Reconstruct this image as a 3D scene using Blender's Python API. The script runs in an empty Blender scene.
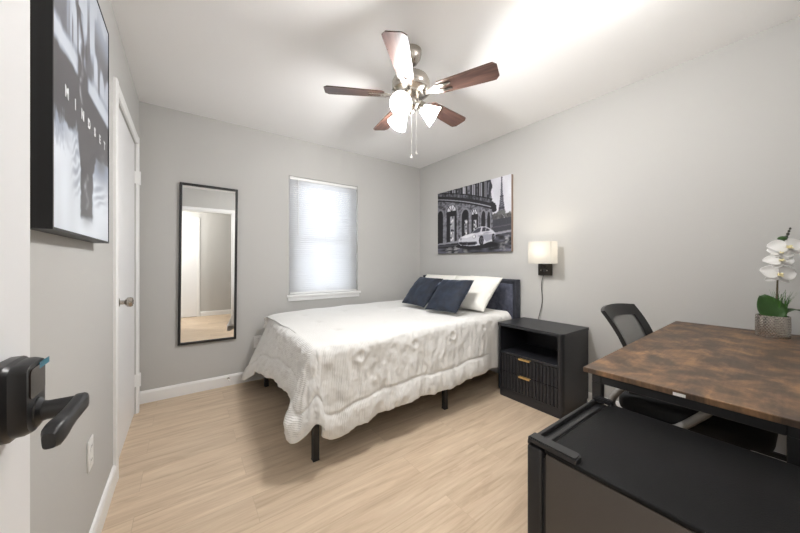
import bpy, bmesh, math, random
import numpy as np
from mathutils import Vector, Matrix, noise as mnoise

C = bpy.context.scene
COL = C.collection
PI = math.pi
rnd = random.Random(7)

# ------------------------------------------------------------------ camera, world, light level
F_PX = 298.0
cam_d = bpy.data.cameras.new('camera')
cam = bpy.data.objects.new('camera', cam_d)
COL.objects.link(cam)
cam_d.sensor_width = 36.0
cam_d.lens = 36.0 * F_PX / 800.0
cam_d.shift_y = -3.5 / 800.0
cam_d.clip_start = 0.02
cam.location = (0.0, 0.0, 1.136)
cam.rotation_euler = (math.radians(90), 0, math.radians(-35.8))
C.camera = cam

world = bpy.data.worlds.new('world')
C.world = world
world.use_nodes = True
wbg = world.node_tree.nodes['Background']
wbg.inputs[0].default_value = (0.86, 0.93, 1.0, 1)
wbg.inputs[1].default_value = 2.5

C.view_settings.view_transform = 'Standard'
C.view_settings.look = 'None'
C.view_settings.gamma = 1.0
C.view_settings.use_curve_mapping = False
C.view_settings.exposure = 0.60

FAN_W, SCONCE_W, HALL_FILL_W, ENTRY_FILL_W = 33.0, 5.5, 40.0, 6.5

# room (metres): x along the window wall, y into the room, z up
XL, XR, YB, YF, H = -0.300, 2.633, 3.178, -0.03, 2.44
HALL_Y = -1.32

# ------------------------------------------------------------------ helpers
def srgb(r, g, b):
    def f(c):
        c /= 255.0
        return c / 12.92 if c <= 0.04045 else ((c + 0.055) / 1.055) ** 2.4
    return (f(r), f(g), f(b), 1.0)

WORLD = {}

def new_bm():
    return bmesh.new()

def box(bm, x0, x1, y0, y1, z0, z1, bev=0.0, seg=2, rot=None, about=None):
    r = bmesh.ops.create_cube(bm, size=1.0)
    vs = r['verts']
    for v in vs:
        v.co = Vector(((x0 + x1) / 2 + v.co.x * (x1 - x0), (y0 + y1) / 2 + v.co.y * (y1 - y0), (z0 + z1) / 2 + v.co.z * (z1 - z0)))
    if bev > 0:
        es = list({e for v in vs for e in v.link_edges})
        before = set(bm.verts) - set(vs)
        bmesh.ops.bevel(bm, geom=es, offset=bev, segments=seg, affect='EDGES', profile=0.5)
        vs = [v for v in bm.verts if v not in before]
    if rot is not None:
        bmesh.ops.rotate(bm, verts=vs, cent=about or Vector(((x0 + x1) / 2, (y0 + y1) / 2, (z0 + z1) / 2)), matrix=rot)
    return vs

def ring_tube(bm, rings, close_ends=True, loop=False):
    """rings: list of lists of Vectors, same count; bridges them."""
    vr = [[bm.verts.new(p) for p in r] for r in rings]
    n = len(vr[0])
    pairs = list(zip(vr, vr[1:])) + ([(vr[-1], vr[0])] if loop else [])
    for a, b in pairs:
        for i in range(n):
            j = (i + 1) % n
            bm.faces.new((a[i], a[j], b[j], b[i]))
    if close_ends and not loop:
        bm.faces.new(list(reversed(vr[0])))
        bm.faces.new(vr[-1])
    return vr

def tube(bm, pts, r, n=10, loop=False, ry=None, up=Vector((0, 0, 1)), sq=1.0):
    """Round (or elliptic, ry) tube along a path; r may be a list."""
    pts = [Vector(p) for p in pts]
    m = len(pts)
    rs = r if isinstance(r, (list, tuple)) else [r] * m
    rys = ry if isinstance(ry, (list, tuple)) else [ry if ry is not None else None] * m
    rings = []
    prev = None
    for i, p in enumerate(pts):
        if loop:
            t = pts[(i + 1) % m] - pts[i - 1]
        else:
            t = pts[min(i + 1, m - 1)] - pts[max(i - 1, 0)]
        t.normalize()
        if prev is None:
            u = up if abs(t.dot(up)) < 0.95 else Vector((1, 0, 0))
            a = (u - t * u.dot(t)).normalized()
        else:
            a = (prev - t * prev.dot(t)).normalized()
        prev = a
        b = t.cross(a)
        ra = rs[i]
        rb = rys[i] if rys[i] is not None else ra
        def cs(v):
            return math.copysign(abs(v) ** sq, v)
        rings.append([p + a * (ra * cs(math.cos(2 * PI * (k + 0.5) / n))) + b * (rb * cs(math.sin(2 * PI * (k + 0.5) / n))) for k in range(n)])
    ring_tube(bm, rings, True, loop)

def lathe(bm, prof, cx=0, cy=0, n=32, mat=None, cap=True):
    """prof: [(r,z)] revolved about z at cx,cy; mat: optional Matrix applied to points."""
    rings = []
    for r, z in prof:
        ring = [Vector((cx + r * math.cos(2 * PI * k / n), cy + r * math.sin(2 * PI * k / n), z)) for k in range(n)]
        if mat is not None:
            ring = [mat @ p for p in ring]
        rings.append(ring)
    ring_tube(bm, rings, cap)

def prism(bm, poly, z0, z1, axis='z'):
    """extrude a 2D polygon along an axis: z->(a,b,h), x->(h,a,b), y->(a,h,b)."""
    def P(a, b, h):
        return {'z': Vector((a, b, h)), 'x': Vector((h, a, b)), 'y': Vector((a, h, b))}[axis]
    lo = [bm.verts.new(P(a, b, z0)) for a, b in poly]
    hi = [bm.verts.new(P(a, b, z1)) for a, b in poly]
    n = len(poly)
    fs = [bm.faces.new(lo), bm.faces.new(hi)]
    for i in range(n):
        j = (i + 1) % n
        fs.append(bm.faces.new((lo[i], lo[j], hi[j], hi[i])))
    bmesh.ops.recalc_face_normals(bm, faces=fs)
    return lo + hi

def rounded_rect(x0, x1, y0, y1, rs, n=6):
    """rs: radii at (x0y0, x1y0, x1y1, x0y1)"""
    out = []
    for (cx, cy, a0, r) in ((x0, y0, PI, rs[0]), (x1, y0, 1.5 * PI, rs[1]), (x1, y1, 0, rs[2]), (x0, y1, 0.5 * PI, rs[3])):
        sx = 1 if cx == x0 else -1
        sy = 1 if cy == y0 else -1
        if r <= 0:
            out.append((cx, cy))
            continue
        ox, oy = cx + sx * r, cy + sy * r
        for k in range(n + 1):
            a = a0 + 0.5 * PI * k / n
            out.append((ox + r * math.cos(a), oy + r * math.sin(a)))
    return out

def obj(name, bm, mat, parent=None, smooth=True, angle=35, recalc=True):
    if recalc:
        bmesh.ops.recalc_face_normals(bm, faces=bm.faces[:])
    me = bpy.data.meshes.new(name)
    bm.to_mesh(me)
    bm.free()
    co = np.empty(len(me.vertices) * 3)
    me.vertices.foreach_get('co', co)
    co = co.reshape(-1, 3)
    lo, hi = co.min(0), co.max(0)
    org = Vector(((lo[0] + hi[0]) / 2, (lo[1] + hi[1]) / 2, lo[2]))
    me.transform(Matrix.Translation(-org))
    if smooth:
        me.shade_smooth()
        me.set_sharp_from_angle(angle=math.radians(angle))
    if mat is not None:
        me.materials.append(mat)
    o = bpy.data.objects.new(name, me)
    COL.objects.link(o)
    WORLD[o.name] = org
    if parent is not None:
        o.parent = parent
        o.location = org - WORLD[parent.name]
    else:
        o.location = org
    return o

def tag(o, label, cat, group=None):
    o['label'] = label
    o['category'] = cat
    if group:
        o['group'] = group
    return o

def thing(name, label, cat, loc, group=None):
    o = bpy.data.objects.new(name, None)
    o.empty_display_size = 0.1
    COL.objects.link(o)
    o.location = loc
    WORLD[o.name] = Vector(loc)
    return tag(o, label, cat, group)

def struct(name, bm, mat, parent=None, **kw):
    o = obj(name, bm, mat, parent, **kw)
    if parent is None:
        o['kind'] = 'structure'
    return o

def n2(x, y, z=0.0):
    return mnoise.noise(Vector((x, y, z)))

# ------------------------------------------------------------------ materials
class NT:
    def __init__(self, name):
        self.m = bpy.data.materials.new(name)
        self.m.use_nodes = True
        self.t = self.m.node_tree
        self.b = self.t.nodes['Principled BSDF']
    def n(self, typ, **kw):
        nd = self.t.nodes.new(typ)
        for k, v in kw.items():
            if k in nd.inputs:
                nd.inputs[k].default_value = v
            else:
                setattr(nd, k, v)
        return nd
    def l(self, a, b):
        self.t.links.new(a, b)

def plain(name, col, rough=0.5, metal=0.0, bump=0.0, bscale=200.0, spec=0.5, coat=0.0, var=0.0, vscale=6.0):
    q = NT(name)
    q.b.inputs['Base Color'].default_value = col
    q.b.inputs['Roughness'].default_value = rough
    q.b.inputs['Metallic'].default_value = metal
    q.b.inputs['Specular IOR Level'].default_value = spec
    q.b.inputs['Coat Weight'].default_value = coat
    tc = q.n('ShaderNodeTexCoord')
    if var > 0:
        nz = q.n('ShaderNodeTexNoise', Scale=vscale, Detail=5.0)
        q.l(tc.outputs['Object'], nz.inputs['Vector'])
        mx = q.n('ShaderNodeMix', data_type='RGBA', blend_type='MIX')
        mx.inputs[6].default_value = tuple(c * (1 - var) for c in col[:3]) + (1,)
        mx.inputs[7].default_value = tuple(min(1, c * (1 + var)) for c in col[:3]) + (1,)
        q.l(nz.outputs['Fac'], mx.inputs[0])
        q.l(mx.outputs[2], q.b.inputs['Base Color'])
    if bump > 0:
        nb = q.n('ShaderNodeTexNoise', Scale=bscale, Detail=3.0)
        q.l(tc.outputs['Object'], nb.inputs['Vector'])
        bp = q.n('ShaderNodeBump', Strength=bump, Distance=0.002)
        q.l(nb.outputs['Fac'], bp.inputs['Height'])
        q.l(bp.outputs['Normal'], q.b.inputs['Normal'])
    return q.m

def emissive(name, col, strength, base=(0.8, 0.8, 0.8, 1)):
    q = NT(name)
    q.b.inputs['Base Color'].default_value = base
    q.b.inputs['Emission Color'].default_value = col
    q.b.inputs['Emission Strength'].default_value = strength
    return q.m

def shade_mat(name, col, transp, emis, ecol):
    """thin glowing cloth or frosted glass: lets part of the lamp light straight through, scatters the rest."""
    q = NT(name)
    t = q.t
    out = t.nodes['Material Output']
    tr = q.n('ShaderNodeBsdfTransparent')
    tr.inputs[0].default_value = col
    tl = q.n('ShaderNodeBsdfTranslucent')
    tl.inputs[0].default_value = col
    df = q.n('ShaderNodeBsdfDiffuse')
    df.inputs[0].default_value = col
    m1 = q.n('ShaderNodeMixShader')
    m1.inputs[0].default_value = 0.5
    q.l(tl.outputs[0], m1.inputs[1]); q.l(df.outputs[0], m1.inputs[2])
    m2 = q.n('ShaderNodeMixShader')
    m2.inputs[0].default_value = transp
    q.l(m1.outputs[0], m2.inputs[1]); q.l(tr.outputs[0], m2.inputs[2])
    em = q.n('ShaderNodeEmission')
    em.inputs[0].default_value = ecol
    em.inputs[1].default_value = emis
    ad = q.n('ShaderNodeAddShader')
    q.l(m2.outputs[0], ad.inputs[0]); q.l(em.outputs[0], ad.inputs[1])
    q.l(ad.outputs[0], out.inputs['Surface'])
    return q.m

def mat_floor():
    q = NT('oak_plank_floor')
    tc = q.n('ShaderNodeTexCoord')
    mp = q.n('ShaderNodeMapping')
    mp.inputs['Location'].default_value = (0.35, 0.06, 0)
    q.l(tc.outputs['Object'], mp.inputs['Vector'])
    br = q.n('ShaderNodeTexBrick', offset=0.37, offset_frequency=2)
    br.inputs['Scale'].default_value = 1.0
    br.inputs['Brick Width'].default_value = 1.22
    br.inputs['Row Height'].default_value = 0.182
    br.inputs['Mortar Size'].default_value = 0.0011
    br.inputs['Mortar Smooth'].default_value = 0.3
    br.inputs['Bias'].default_value = 0.0
    br.inputs['Color1'].default_value = (0.0, 0.0, 0.0, 1)
    br.inputs['Color2'].default_value = (1, 1, 1, 1)
    br.inputs['Mortar'].default_value = (0.5, 0.5, 0.5, 1)
    q.l(mp.outputs[0], br.inputs['Vector'])
    # per-plank offset of the grain
    sh = q.n('ShaderNodeVectorMath', operation='MULTIPLY_ADD')
    sh.inputs[1].default_value = (7.3, 3.1, 5.0)
    q.l(br.outputs['Color'], sh.inputs[0]); q.l(mp.outputs[0], sh.inputs[2])
    st = q.n('ShaderNodeMapping')
    st.inputs['Scale'].default_value = (1.5, 16.0, 1.0)
    q.l(sh.outputs[0], st.inputs['Vector'])
    g1 = q.n('ShaderNodeTexNoise', Scale=1.6, Detail=7.0, Roughness=0.62, Distortion=0.7)
    q.l(st.outputs[0], g1.inputs['Vector'])
    st2 = q.n('ShaderNodeMapping')
    st2.inputs['Scale'].default_value = (3.0, 90.0, 1.0)
    q.l(sh.outputs[0], st2.inputs['Vector'])
    g2 = q.n('ShaderNodeTexNoise', Scale=1.5, Detail=4.0)
    q.l(st2.outputs[0], g2.inputs['Vector'])
    r1 = q.n('ShaderNodeValToRGB')
    e = r1.color_ramp.elements
    e[0].position = 0.28; e[0].color = srgb(186, 163, 138)
    e[1].position = 0.66; e[1].color = srgb(219, 199, 174)
    k = r1.color_ramp.elements.new(0.46); k.color = srgb(206, 184, 158)
    q.l(g1.outputs['Fac'], r1.inputs[0])
    m1 = q.n('ShaderNodeMix', data_type='RGBA', blend_type='OVERLAY')
    m1.inputs[0].default_value = 0.16
    q.l(r1.outputs[0], m1.inputs[6]); q.l(g2.outputs['Fac'], m1.inputs[7])
    # plank to plank tone
    r3 = q.n('ShaderNodeValToRGB')
    r3.color_ramp.elements[0].color = (0.95, 0.945, 0.94, 1)
    r3.color_ramp.elements[1].color = (1.05, 1.05, 1.05, 1)
    q.l(br.outputs['Color'], r3.inputs[0])
    m2 = q.n('ShaderNodeMix', data_type='RGBA', blend_type='MULTIPLY')
    m2.inputs[0].default_value = 1.0
    q.l(m1.outputs[2], m2.inputs[6]); q.l(r3.outputs[0], m2.inputs[7])
    # knots
    st3 = q.n('ShaderNodeMapping')
    st3.inputs['Scale'].default_value = (2.2, 7.0, 1.0)
    q.l(sh.outputs[0], st3.inputs['Vector'])
    vk = q.n('ShaderNodeTexNoise', Scale=1.7, Detail=3.0)
    q.l(st3.outputs[0], vk.inputs['Vector'])
    rk = q.n('ShaderNodeValToRGB')
    rk.color_ramp.elements[0].position = 0.68; rk.color_ramp.elements[0].color = (0, 0, 0, 1)
    rk.color_ramp.elements[1].position = 0.80; rk.color_ramp.elements[1].color = (0.55, 0.55, 0.55, 1)
    q.l(vk.outputs['Fac'], rk.inputs[0])
    m3 = q.n('ShaderNodeMix', data_type='RGBA', blend_type='MIX')
    m3.inputs[7].default_value = srgb(165, 138, 112)
    q.l(rk.outputs[0], m3.inputs[0]); q.l(m2.outputs[2], m3.inputs[6])
    # joints
    m4 = q.n('ShaderNodeMix', data_type='RGBA', blend_type='MIX')
    m4.inputs[7].default_value = srgb(150, 125, 100)
    mm = q.n('ShaderNodeMath', operation='MULTIPLY')
    mm.inputs[1].default_value = 0.35
    q.l(br.outputs['Fac'], mm.inputs[0])
    q.l(mm.outputs[0], m4.inputs[0]); q.l(m3.outputs[2], m4.inputs[6])
    q.l(m4.outputs[2], q.b.inputs['Base Color'])
    q.b.inputs['Roughness'].default_value = 0.42
    q.b.inputs['Specular IOR Level'].default_value = 0.35
    bp = q.n('ShaderNodeBump', Strength=0.15, Distance=0.001)
    q.l(g2.outputs['Fac'], bp.inputs['Height'])
    q.l(bp.outputs['Normal'], q.b.inputs['Normal'])
    return q.m

def mat_rustic():
    q = NT('rustic_brown_wood')
    tc = q.n('ShaderNodeTexCoord')
    st = q.n('ShaderNodeMapping')
    st.inputs['Scale'].default_value = (4.0, 5.5, 1.0)
    q.l(tc.outputs['Object'], st.inputs['Vector'])
    g1 = q.n('ShaderNodeTexNoise', Scale=1.7, Detail=8.0, Roughness=0.66, Distortion=0.4)
    q.l(st.outputs[0], g1.inputs['Vector'])
    r = q.n('ShaderNodeValToRGB')
    e = r.color_ramp.elements
    e[0].position = 0.30; e[0].color = srgb(66, 57, 52)
    e[1].position = 0.72; e[1].color = srgb(160, 122, 86)
    a = e.new(0.45); a.color = srgb(86, 70, 58)
    b = e.new(0.55); b.color = srgb(116, 91, 69)
    q.l(g1.outputs['Fac'], r.inputs[0])
    st2 = q.n('ShaderNodeMapping')
    st2.inputs['Scale'].default_value = (120.0, 5.0, 1.0)
    q.l(tc.outputs['Object'], st2.inputs['Vector'])
    g2 = q.n('ShaderNodeTexNoise', Scale=1.0, Detail=3.0)
    q.l(st2.outputs[0], g2.inputs['Vector'])
    st3 = q.n('ShaderNodeMapping')
    st3.inputs['Scale'].default_value = (4.0, 110.0, 1.0)
    q.l(tc.outputs['Object'], st3.inputs['Vector'])
    g3 = q.n('ShaderNodeTexNoise', Scale=1.0, Detail=3.0)
    q.l(st3.outputs[0], g3.inputs['Vector'])
    mg = q.n('ShaderNodeMix', data_type='RGBA')
    mg.inputs[0].default_value = 0.5
    q.l(g2.outputs['Fac'], mg.inputs[6]); q.l(g3.outputs['Fac'], mg.inputs[7])
    m = q.n('ShaderNodeMix', data_type='RGBA', blend_type='OVERLAY')
    m.inputs[0].default_value = 0.55
    q.l(r.outputs[0], m.inputs[6]); q.l(mg.outputs[2], m.inputs[7])
    q.l(m.outputs[2], q.b.inputs['Base Color'])
    q.b.inputs['Roughness'].default_value = 0.42
    q.b.inputs['Specular IOR Level'].default_value = 0.25
    return q.m

def mat_blade():
    q = NT('dark_walnut_blade')
    tc = q.n('ShaderNodeTexCoord')
    uv = q.n('ShaderNodeAttribute', attribute_name='grain')
    st = q.n('ShaderNodeMapping')
    st.inputs['Scale'].default_value = (6.0, 60.0, 1.0)
    q.l(uv.outputs['Vector'], st.inputs['Vector'])
    g = q.n('ShaderNodeTexNoise', Scale=1.0, Detail=6.0, Distortion=0.6)
    q.l(st.outputs[0], g.inputs['Vector'])
    r = q.n('ShaderNodeValToRGB')
    r.color_ramp.elements[0].position = 0.3; r.color_ramp.elements[0].color = srgb(52, 36, 32)
    r.color_ramp.elements[1].position = 0.7; r.color_ramp.elements[1].color = srgb(96, 70, 60)
    q.l(g.outputs['Fac'], r.inputs[0])
    q.l(r.outputs[0], q.b.inputs['Base Color'])
    q.b.inputs['Roughness'].default_value = 0.34
    return q.m

def mat_comforter():
    q = NT('white_seersucker_comforter')
    q.b.inputs['Base Color'].default_value = srgb(228, 227, 224)
    q.b.inputs['Roughness'].default_value = 0.9
    q.b.inputs['Sheen Weight'].default_value = 0.2
    at = q.n('ShaderNodeAttribute', attribute_name='weave')
    mp = q.n('ShaderNodeMapping')
    mp.inputs['Scale'].default_value = (1, 1, 1)
    q.l(at.outputs['Vector'], mp.inputs['Vector'])
    w = q.n('ShaderNodeTexWave', wave_type='BANDS', bands_direction='X')
    w.inputs['Scale'].default_value = 32.0
    w.inputs['Distortion'].default_value = 1.5
    w.inputs['Detail'].default_value = 2.0
    w.inputs['Detail Scale'].default_value = 2.0
    q.l(mp.outputs[0], w.inputs['Vector'])
    nz = q.n('ShaderNodeTexNoise', Scale=48.0, Detail=5.0)
    q.l(mp.outputs[0], nz.inputs['Vector'])
    mx = q.n('ShaderNodeMix', data_type='RGBA')
    mx.inputs[0].default_value = 0.4
    q.l(w.outputs['Color'], mx.inputs[6]); q.l(nz.outputs['Fac'], mx.inputs[7])
    bp = q.n('ShaderNodeBump', Strength=0.35, Distance=0.006)
    q.l(mx.outputs[2], bp.inputs['Height'])
    q.l(bp.outputs['Normal'], q.b.inputs['Normal'])
    return q.m

def mat_velvet(name, c0, c1, scale=14.0):
    q = NT(name)
    tc = q.n('ShaderNodeTexCoord')
    nz = q.n('ShaderNodeTexNoise', Scale=scale, Detail=5.0, Distortion=0.8)
    q.l(tc.outputs['Object'], nz.inputs['Vector'])
    r = q.n('ShaderNodeValToRGB')
    r.color_ramp.elements[0].position = 0.35; r.color_ramp.elements[0].color = c0
    r.color_ramp.elements[1].position = 0.68; r.color_ramp.elements[1].color = c1
    q.l(nz.outputs['Fac'], r.inputs[0])
    q.l(r.outputs[0], q.b.inputs['Base Color'])
    q.b.inputs['Roughness'].default_value = 0.8
    q.b.inputs['Sheen Weight'].default_value = 0.35
    q.b.inputs['Sheen Roughness'].default_value = 0.35
    q.b.inputs['Sheen Tint'].default_value = (0.5, 0.58, 0.75, 1)
    return q.m

def mat_vcol(name, rough=0.5):
    q = NT(name)
    at = q.n('ShaderNodeAttribute', attribute_name='print')
    q.l(at.outputs['Color'], q.b.inputs['Base Color'])
    q.b.inputs['Roughness'].default_value = rough
    return q.m

def mat_glass(name):
    q = NT(name)
    out = q.t.nodes['Material Output']
    tr = q.n('ShaderNodeBsdfTransparent')
    gl = q.n('ShaderNodeBsdfGlossy')
    gl.inputs['Roughness'].default_value = 0.02
    m = q.n('ShaderNodeMixShader')
    m.inputs[0].default_value = 0.07
    q.l(tr.outputs[0], m.inputs[1]); q.l(gl.outputs[0], m.inputs[2])
    q.l(m.outputs[0], out.inputs['Surface'])
    return q.m

def mat_meshback():
    q = NT('grey_mesh_fabric')
    out = q.t.nodes['Material Output']
    q.b.inputs['Base Color'].default_value = srgb(92, 92, 92)
    q.b.inputs['Roughness'].default_value = 0.7
    tr = q.n('ShaderNodeBsdfTransparent')
    m = q.n('ShaderNodeMixShader')
    m.inputs[0].default_value = 0.28
    q.l(q.b.outputs[0], m.inputs[1]); q.l(tr.outputs[0], m.inputs[2])
    q.l(m.outputs[0], out.inputs['Surface'])
    return q.m

def mat_slat():
    q = NT('white_blind_slat')
    out = q.t.nodes['Material Output']
    q.b.inputs['Base Color'].default_value = srgb(246, 248, 251)
    q.b.inputs['Roughness'].default_value = 0.5
    tl = q.n('ShaderNodeBsdfTranslucent')
    tl.inputs[0].default_value = srgb(250, 250, 252)
    m = q.n('ShaderNodeMixShader')
    m.inputs[0].default_value = 0.25
    q.l(q.b.outputs[0], m.inputs[1]); q.l(tl.outputs[0], m.inputs[2])
    q.l(m.outputs[0], out.inputs['Surface'])
    return q.m

def mat_pot():
    q = NT('hammered_silver')
    q.b.inputs['Base Color'].default_value = srgb(196, 190, 182)
    q.b.inputs['Metallic'].default_value = 1.0
    q.b.inputs['Roughness'].default_value = 0.22
    return q.m

M = {}
M['wall'] = plain('grey_wall_paint', srgb(195, 194, 191), 0.75, bump=0.25, bscale=160, spec=0.3)
M['ceil'] = plain('white_ceiling_paint', srgb(245, 244, 243), 0.85, bump=0.3, bscale=120, spec=0.2)
M['trim'] = plain('white_gloss_trim', srgb(242, 242, 241), 0.35)
M['door'] = plain('white_door_paint', srgb(240, 240, 241), 0.4, bump=0.05, bscale=60)
M['floor'] = mat_floor()
M['rustic'] = mat_rustic()
M['blade'] = mat_blade()
M['comf'] = mat_comforter()
M['black_metal'] = plain('black_powder_coat', srgb(28, 28, 30), 0.45)
M['black_plastic'] = plain('black_plastic', srgb(24, 24, 26), 0.4, bump=0.1, bscale=400)
M['black_wood'] = plain('black_wood_grain', srgb(36, 37, 41), 0.4, bump=0.15, bscale=90, var=0.15, vscale=20)
M['black_inner'] = plain('black_cabinet_inside', srgb(20, 21, 27), 0.55)
M['bronze'] = plain('matte_black_lock_metal', srgb(24, 24, 26), 0.36)
M['nickel'] = plain('brushed_nickel', srgb(182, 176, 168), 0.24, metal=1.0)
M['chain'] = plain('pale_bead_chain', srgb(226, 224, 220), 0.35, metal=0.4)
M['gold'] = plain('brushed_brass', srgb(226, 188, 122), 0.38, metal=0.6)
M['mirror'] = plain('mirror_silvering', (0.93, 0.94, 0.94, 1), 0.01, metal=1.0)
M['glass'] = mat_glass('window_glass')
M['slat'] = mat_slat()
M['sheet'] = plain('white_cotton', srgb(238, 236, 230), 0.9, bump=0.3, bscale=60)
M['pillow'] = plain('ivory_pillow_cotton', srgb(236, 234, 227), 0.9, bump=0.35, bscale=45)
M['navy'] = mat_velvet('navy_velvet', srgb(14, 20, 32), srgb(27, 39, 57), 12.0)
M['head'] = mat_velvet('charcoal_blue_velvet', srgb(58, 60, 74), srgb(92, 96, 112), 16.0)
M['head_frame'] = mat_velvet('dark_slate_velvet', srgb(34, 36, 44), srgb(52, 54, 64), 16.0)
M['print'] = mat_vcol('printed_canvas', 0.55)
M['poster'] = mat_vcol('glossy_poster_print', 0.3)
M['letter'] = plain('white_print_lettering', srgb(238, 240, 242), 0.4)
M['canvas_edge'] = plain('canvas_edge_brown', srgb(150, 128, 112), 0.7)
M['shade'] = shade_mat('white_linen_shade', (0.35, 0.345, 0.33, 1), 0.03, 0.18, (1.0, 0.93, 0.82, 1))
M['frost'] = shade_mat('frosted_glass_shade', (0.90, 0.90, 0.89, 1), 0.0, 0.35, (1.0, 0.97, 0.93, 1))
M['bulb'] = emissive('lit_bulb', (1.0, 0.95, 0.88, 1), 3.0)
M['dark_nickel'] = plain('dark_bronze_metal', srgb(62, 58, 54), 0.35, metal=0.8)
M['fridge'] = plain('black_fridge_top', srgb(16, 16, 17), 0.5, bump=0.2, bscale=300, var=0.25, vscale=9, spec=0.12)
M['fridge_side'] = plain('dark_grey_fridge_side', srgb(66, 60, 55), 0.4, bump=0.12, bscale=350)
M['chair_fabric'] = plain('black_seat_fabric', srgb(18, 18, 20), 0.9, bump=0.3, bscale=300)
M['chair_grey'] = plain('grey_plastic', srgb(138, 136, 133), 0.45)
M['meshback'] = mat_meshback()
M['pot'] = mat_pot()
M['petal'] = plain('white_orchid_petal', srgb(246, 245, 243), 0.6)
M['lip'] = plain('cream_orchid_lip', srgb(236, 224, 178), 0.6)
M['leaf'] = plain('dark_green_leaf', srgb(48, 84, 32), 0.45, var=0.25, vscale=25)
M['grass'] = plain('bright_green_blade', srgb(62, 112, 40), 0.5, var=0.25, vscale=25)
M['stem'] = plain('brown_green_stem', srgb(88, 80, 58), 0.6)
M['bud'] = plain('dark_bud', srgb(70, 72, 62), 0.6)
M['soil'] = plain('dark_moss_soil', srgb(60, 52, 38), 0.95, bump=0.6, bscale=80)
M['teal'] = plain('teal_tape', srgb(20, 108, 130), 0.4)
M['screen'] = plain('dark_keypad_glass', srgb(58, 50, 46), 0.12, coat=0.5)
M['plate'] = plain('white_plastic_plate', srgb(240, 240, 238), 0.35)
M['slot'] = plain('dark_slot', srgb(60, 60, 60), 0.5)
M['tag'] = plain('white_sticker', srgb(232, 230, 226), 0.5)
M['cord'] = plain('dark_cord', srgb(58, 56, 54), 0.5)

# ------------------------------------------------------------------ the room
bm = new_bm(); box(bm, -1.5, XR + 0.1, HALL_Y - 0.1, YB + 0.1, -0.1, 0); struct('floor', bm, M['floor'], smooth=False)
bm = new_bm(); box(bm, -1.5, XR + 0.1, HALL_Y - 0.1, YB + 0.1, H, H + 0.1); struct('ceiling', bm, M['ceil'], smooth=False)
WX0, WX1, WZ0, WZ1 = 0.874, 1.674, 0.80, 2.045
T = 0.10
bm = new_bm()
box(bm, XL - 0.1, WX0, YB, YB + T, 0, H); box(bm, WX1, XR + 0.1, YB, YB + T, 0, H)
box(bm, WX0, WX1, YB, YB + T, 0, WZ0); box(bm, WX0, WX1, YB, YB + T, WZ1, H)
struct('wall_back', bm, M['wall'], smooth=False)
bm = new_bm(); box(bm, XR, XR + 0.1, YF - 0.12, YB, 0, H); struct('wall_right', bm, M['wall'], smooth=False)
DY0, DY1, DZ = 2.160, 2.985, 2.035          # white door in the left wall
bm = new_bm()
box(bm, XL - 0.1, XL, YF - 0.12, DY0, 0, H); box(bm, XL - 0.1, XL, DY1, YB, 0, H); box(bm, XL - 0.1, XL, DY0, DY1, DZ, H)
struct('wall_left', bm, M['wall'], smooth=False)
EX0, EX1, EZ = -0.235, 0.640, 2.06          # the doorway the picture is taken from
bm = new_bm()
box(bm, XL, EX0, YF - 0.12, YF, 0, H); box(bm, EX1, XR, YF - 0.12, YF, 0, H); box(bm, EX0, EX1, YF - 0.12, YF, EZ, H)
struct('wall_front', bm, M['wall'], smooth=False)
bm = new_bm(); box(bm, -1.5, XR + 0.1, HALL_Y - 0.1, HALL_Y, 0, H); struct('wall_hall_far', bm, M['wall'], smooth=False)
bm = new_bm(); box(bm, -1.5, -1.4, HALL_Y, YF - 0.12, 0, H); struct('wall_hall_left', bm, M['wall'], smooth=False)
bm = new_bm(); box(bm, XR, XR + 0.1, HALL_Y, YF - 0.12, 0, H); struct('wall_hall_right', bm, M['wall'], smooth=False)
bm = new_bm(); box(bm, -1.4, XL - 0.1, YF - 0.12, YF - 0.02, 0, H); struct('wall_hall_near', bm, M['wall'], smooth=False)

def baseboard(name, x0, x1, y0, y1, face):
    """profiled board: face tells which way it looks."""
    bm = new_bm()
    h, t = 0.10, 0.014
    prof = [(0, 0), (t, 0), (t, h - 0.018), (t * 0.55, h - 0.004), (0, h)]
    if face == '-y':
        prism(bm, [(y1 - a, b) for a, b in prof], x0, x1, 'x')
    elif face == '+y':
        prism(bm, [(y0 + a, b) for a, b in prof], x0, x1, 'x')
    elif face == '+x':
        prism(bm, [(x0 + a, b) for a, b in prof], y0, y1, 'y')
    else:
        prism(bm, [(x1 - a, b) for a, b in prof], y0, y1, 'y')
    struct(name, bm, M['trim'], smooth=False)

baseboard('baseboard_back', XL, XR, YB, YB, '-y')
baseboard('baseboard_left', XL, XL, YF, DY0 - 0.058, '+x')
baseboard('baseboard_right', XR, XR, YF, YB - 0.015, '-x')
baseboard('baseboard_front', EX1 + 0.065, XR - 0.015, YF, YF, '+y')
baseboard('baseboard_hall', 0.155, XR, HALL_Y, HALL_Y, '+y')

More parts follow.
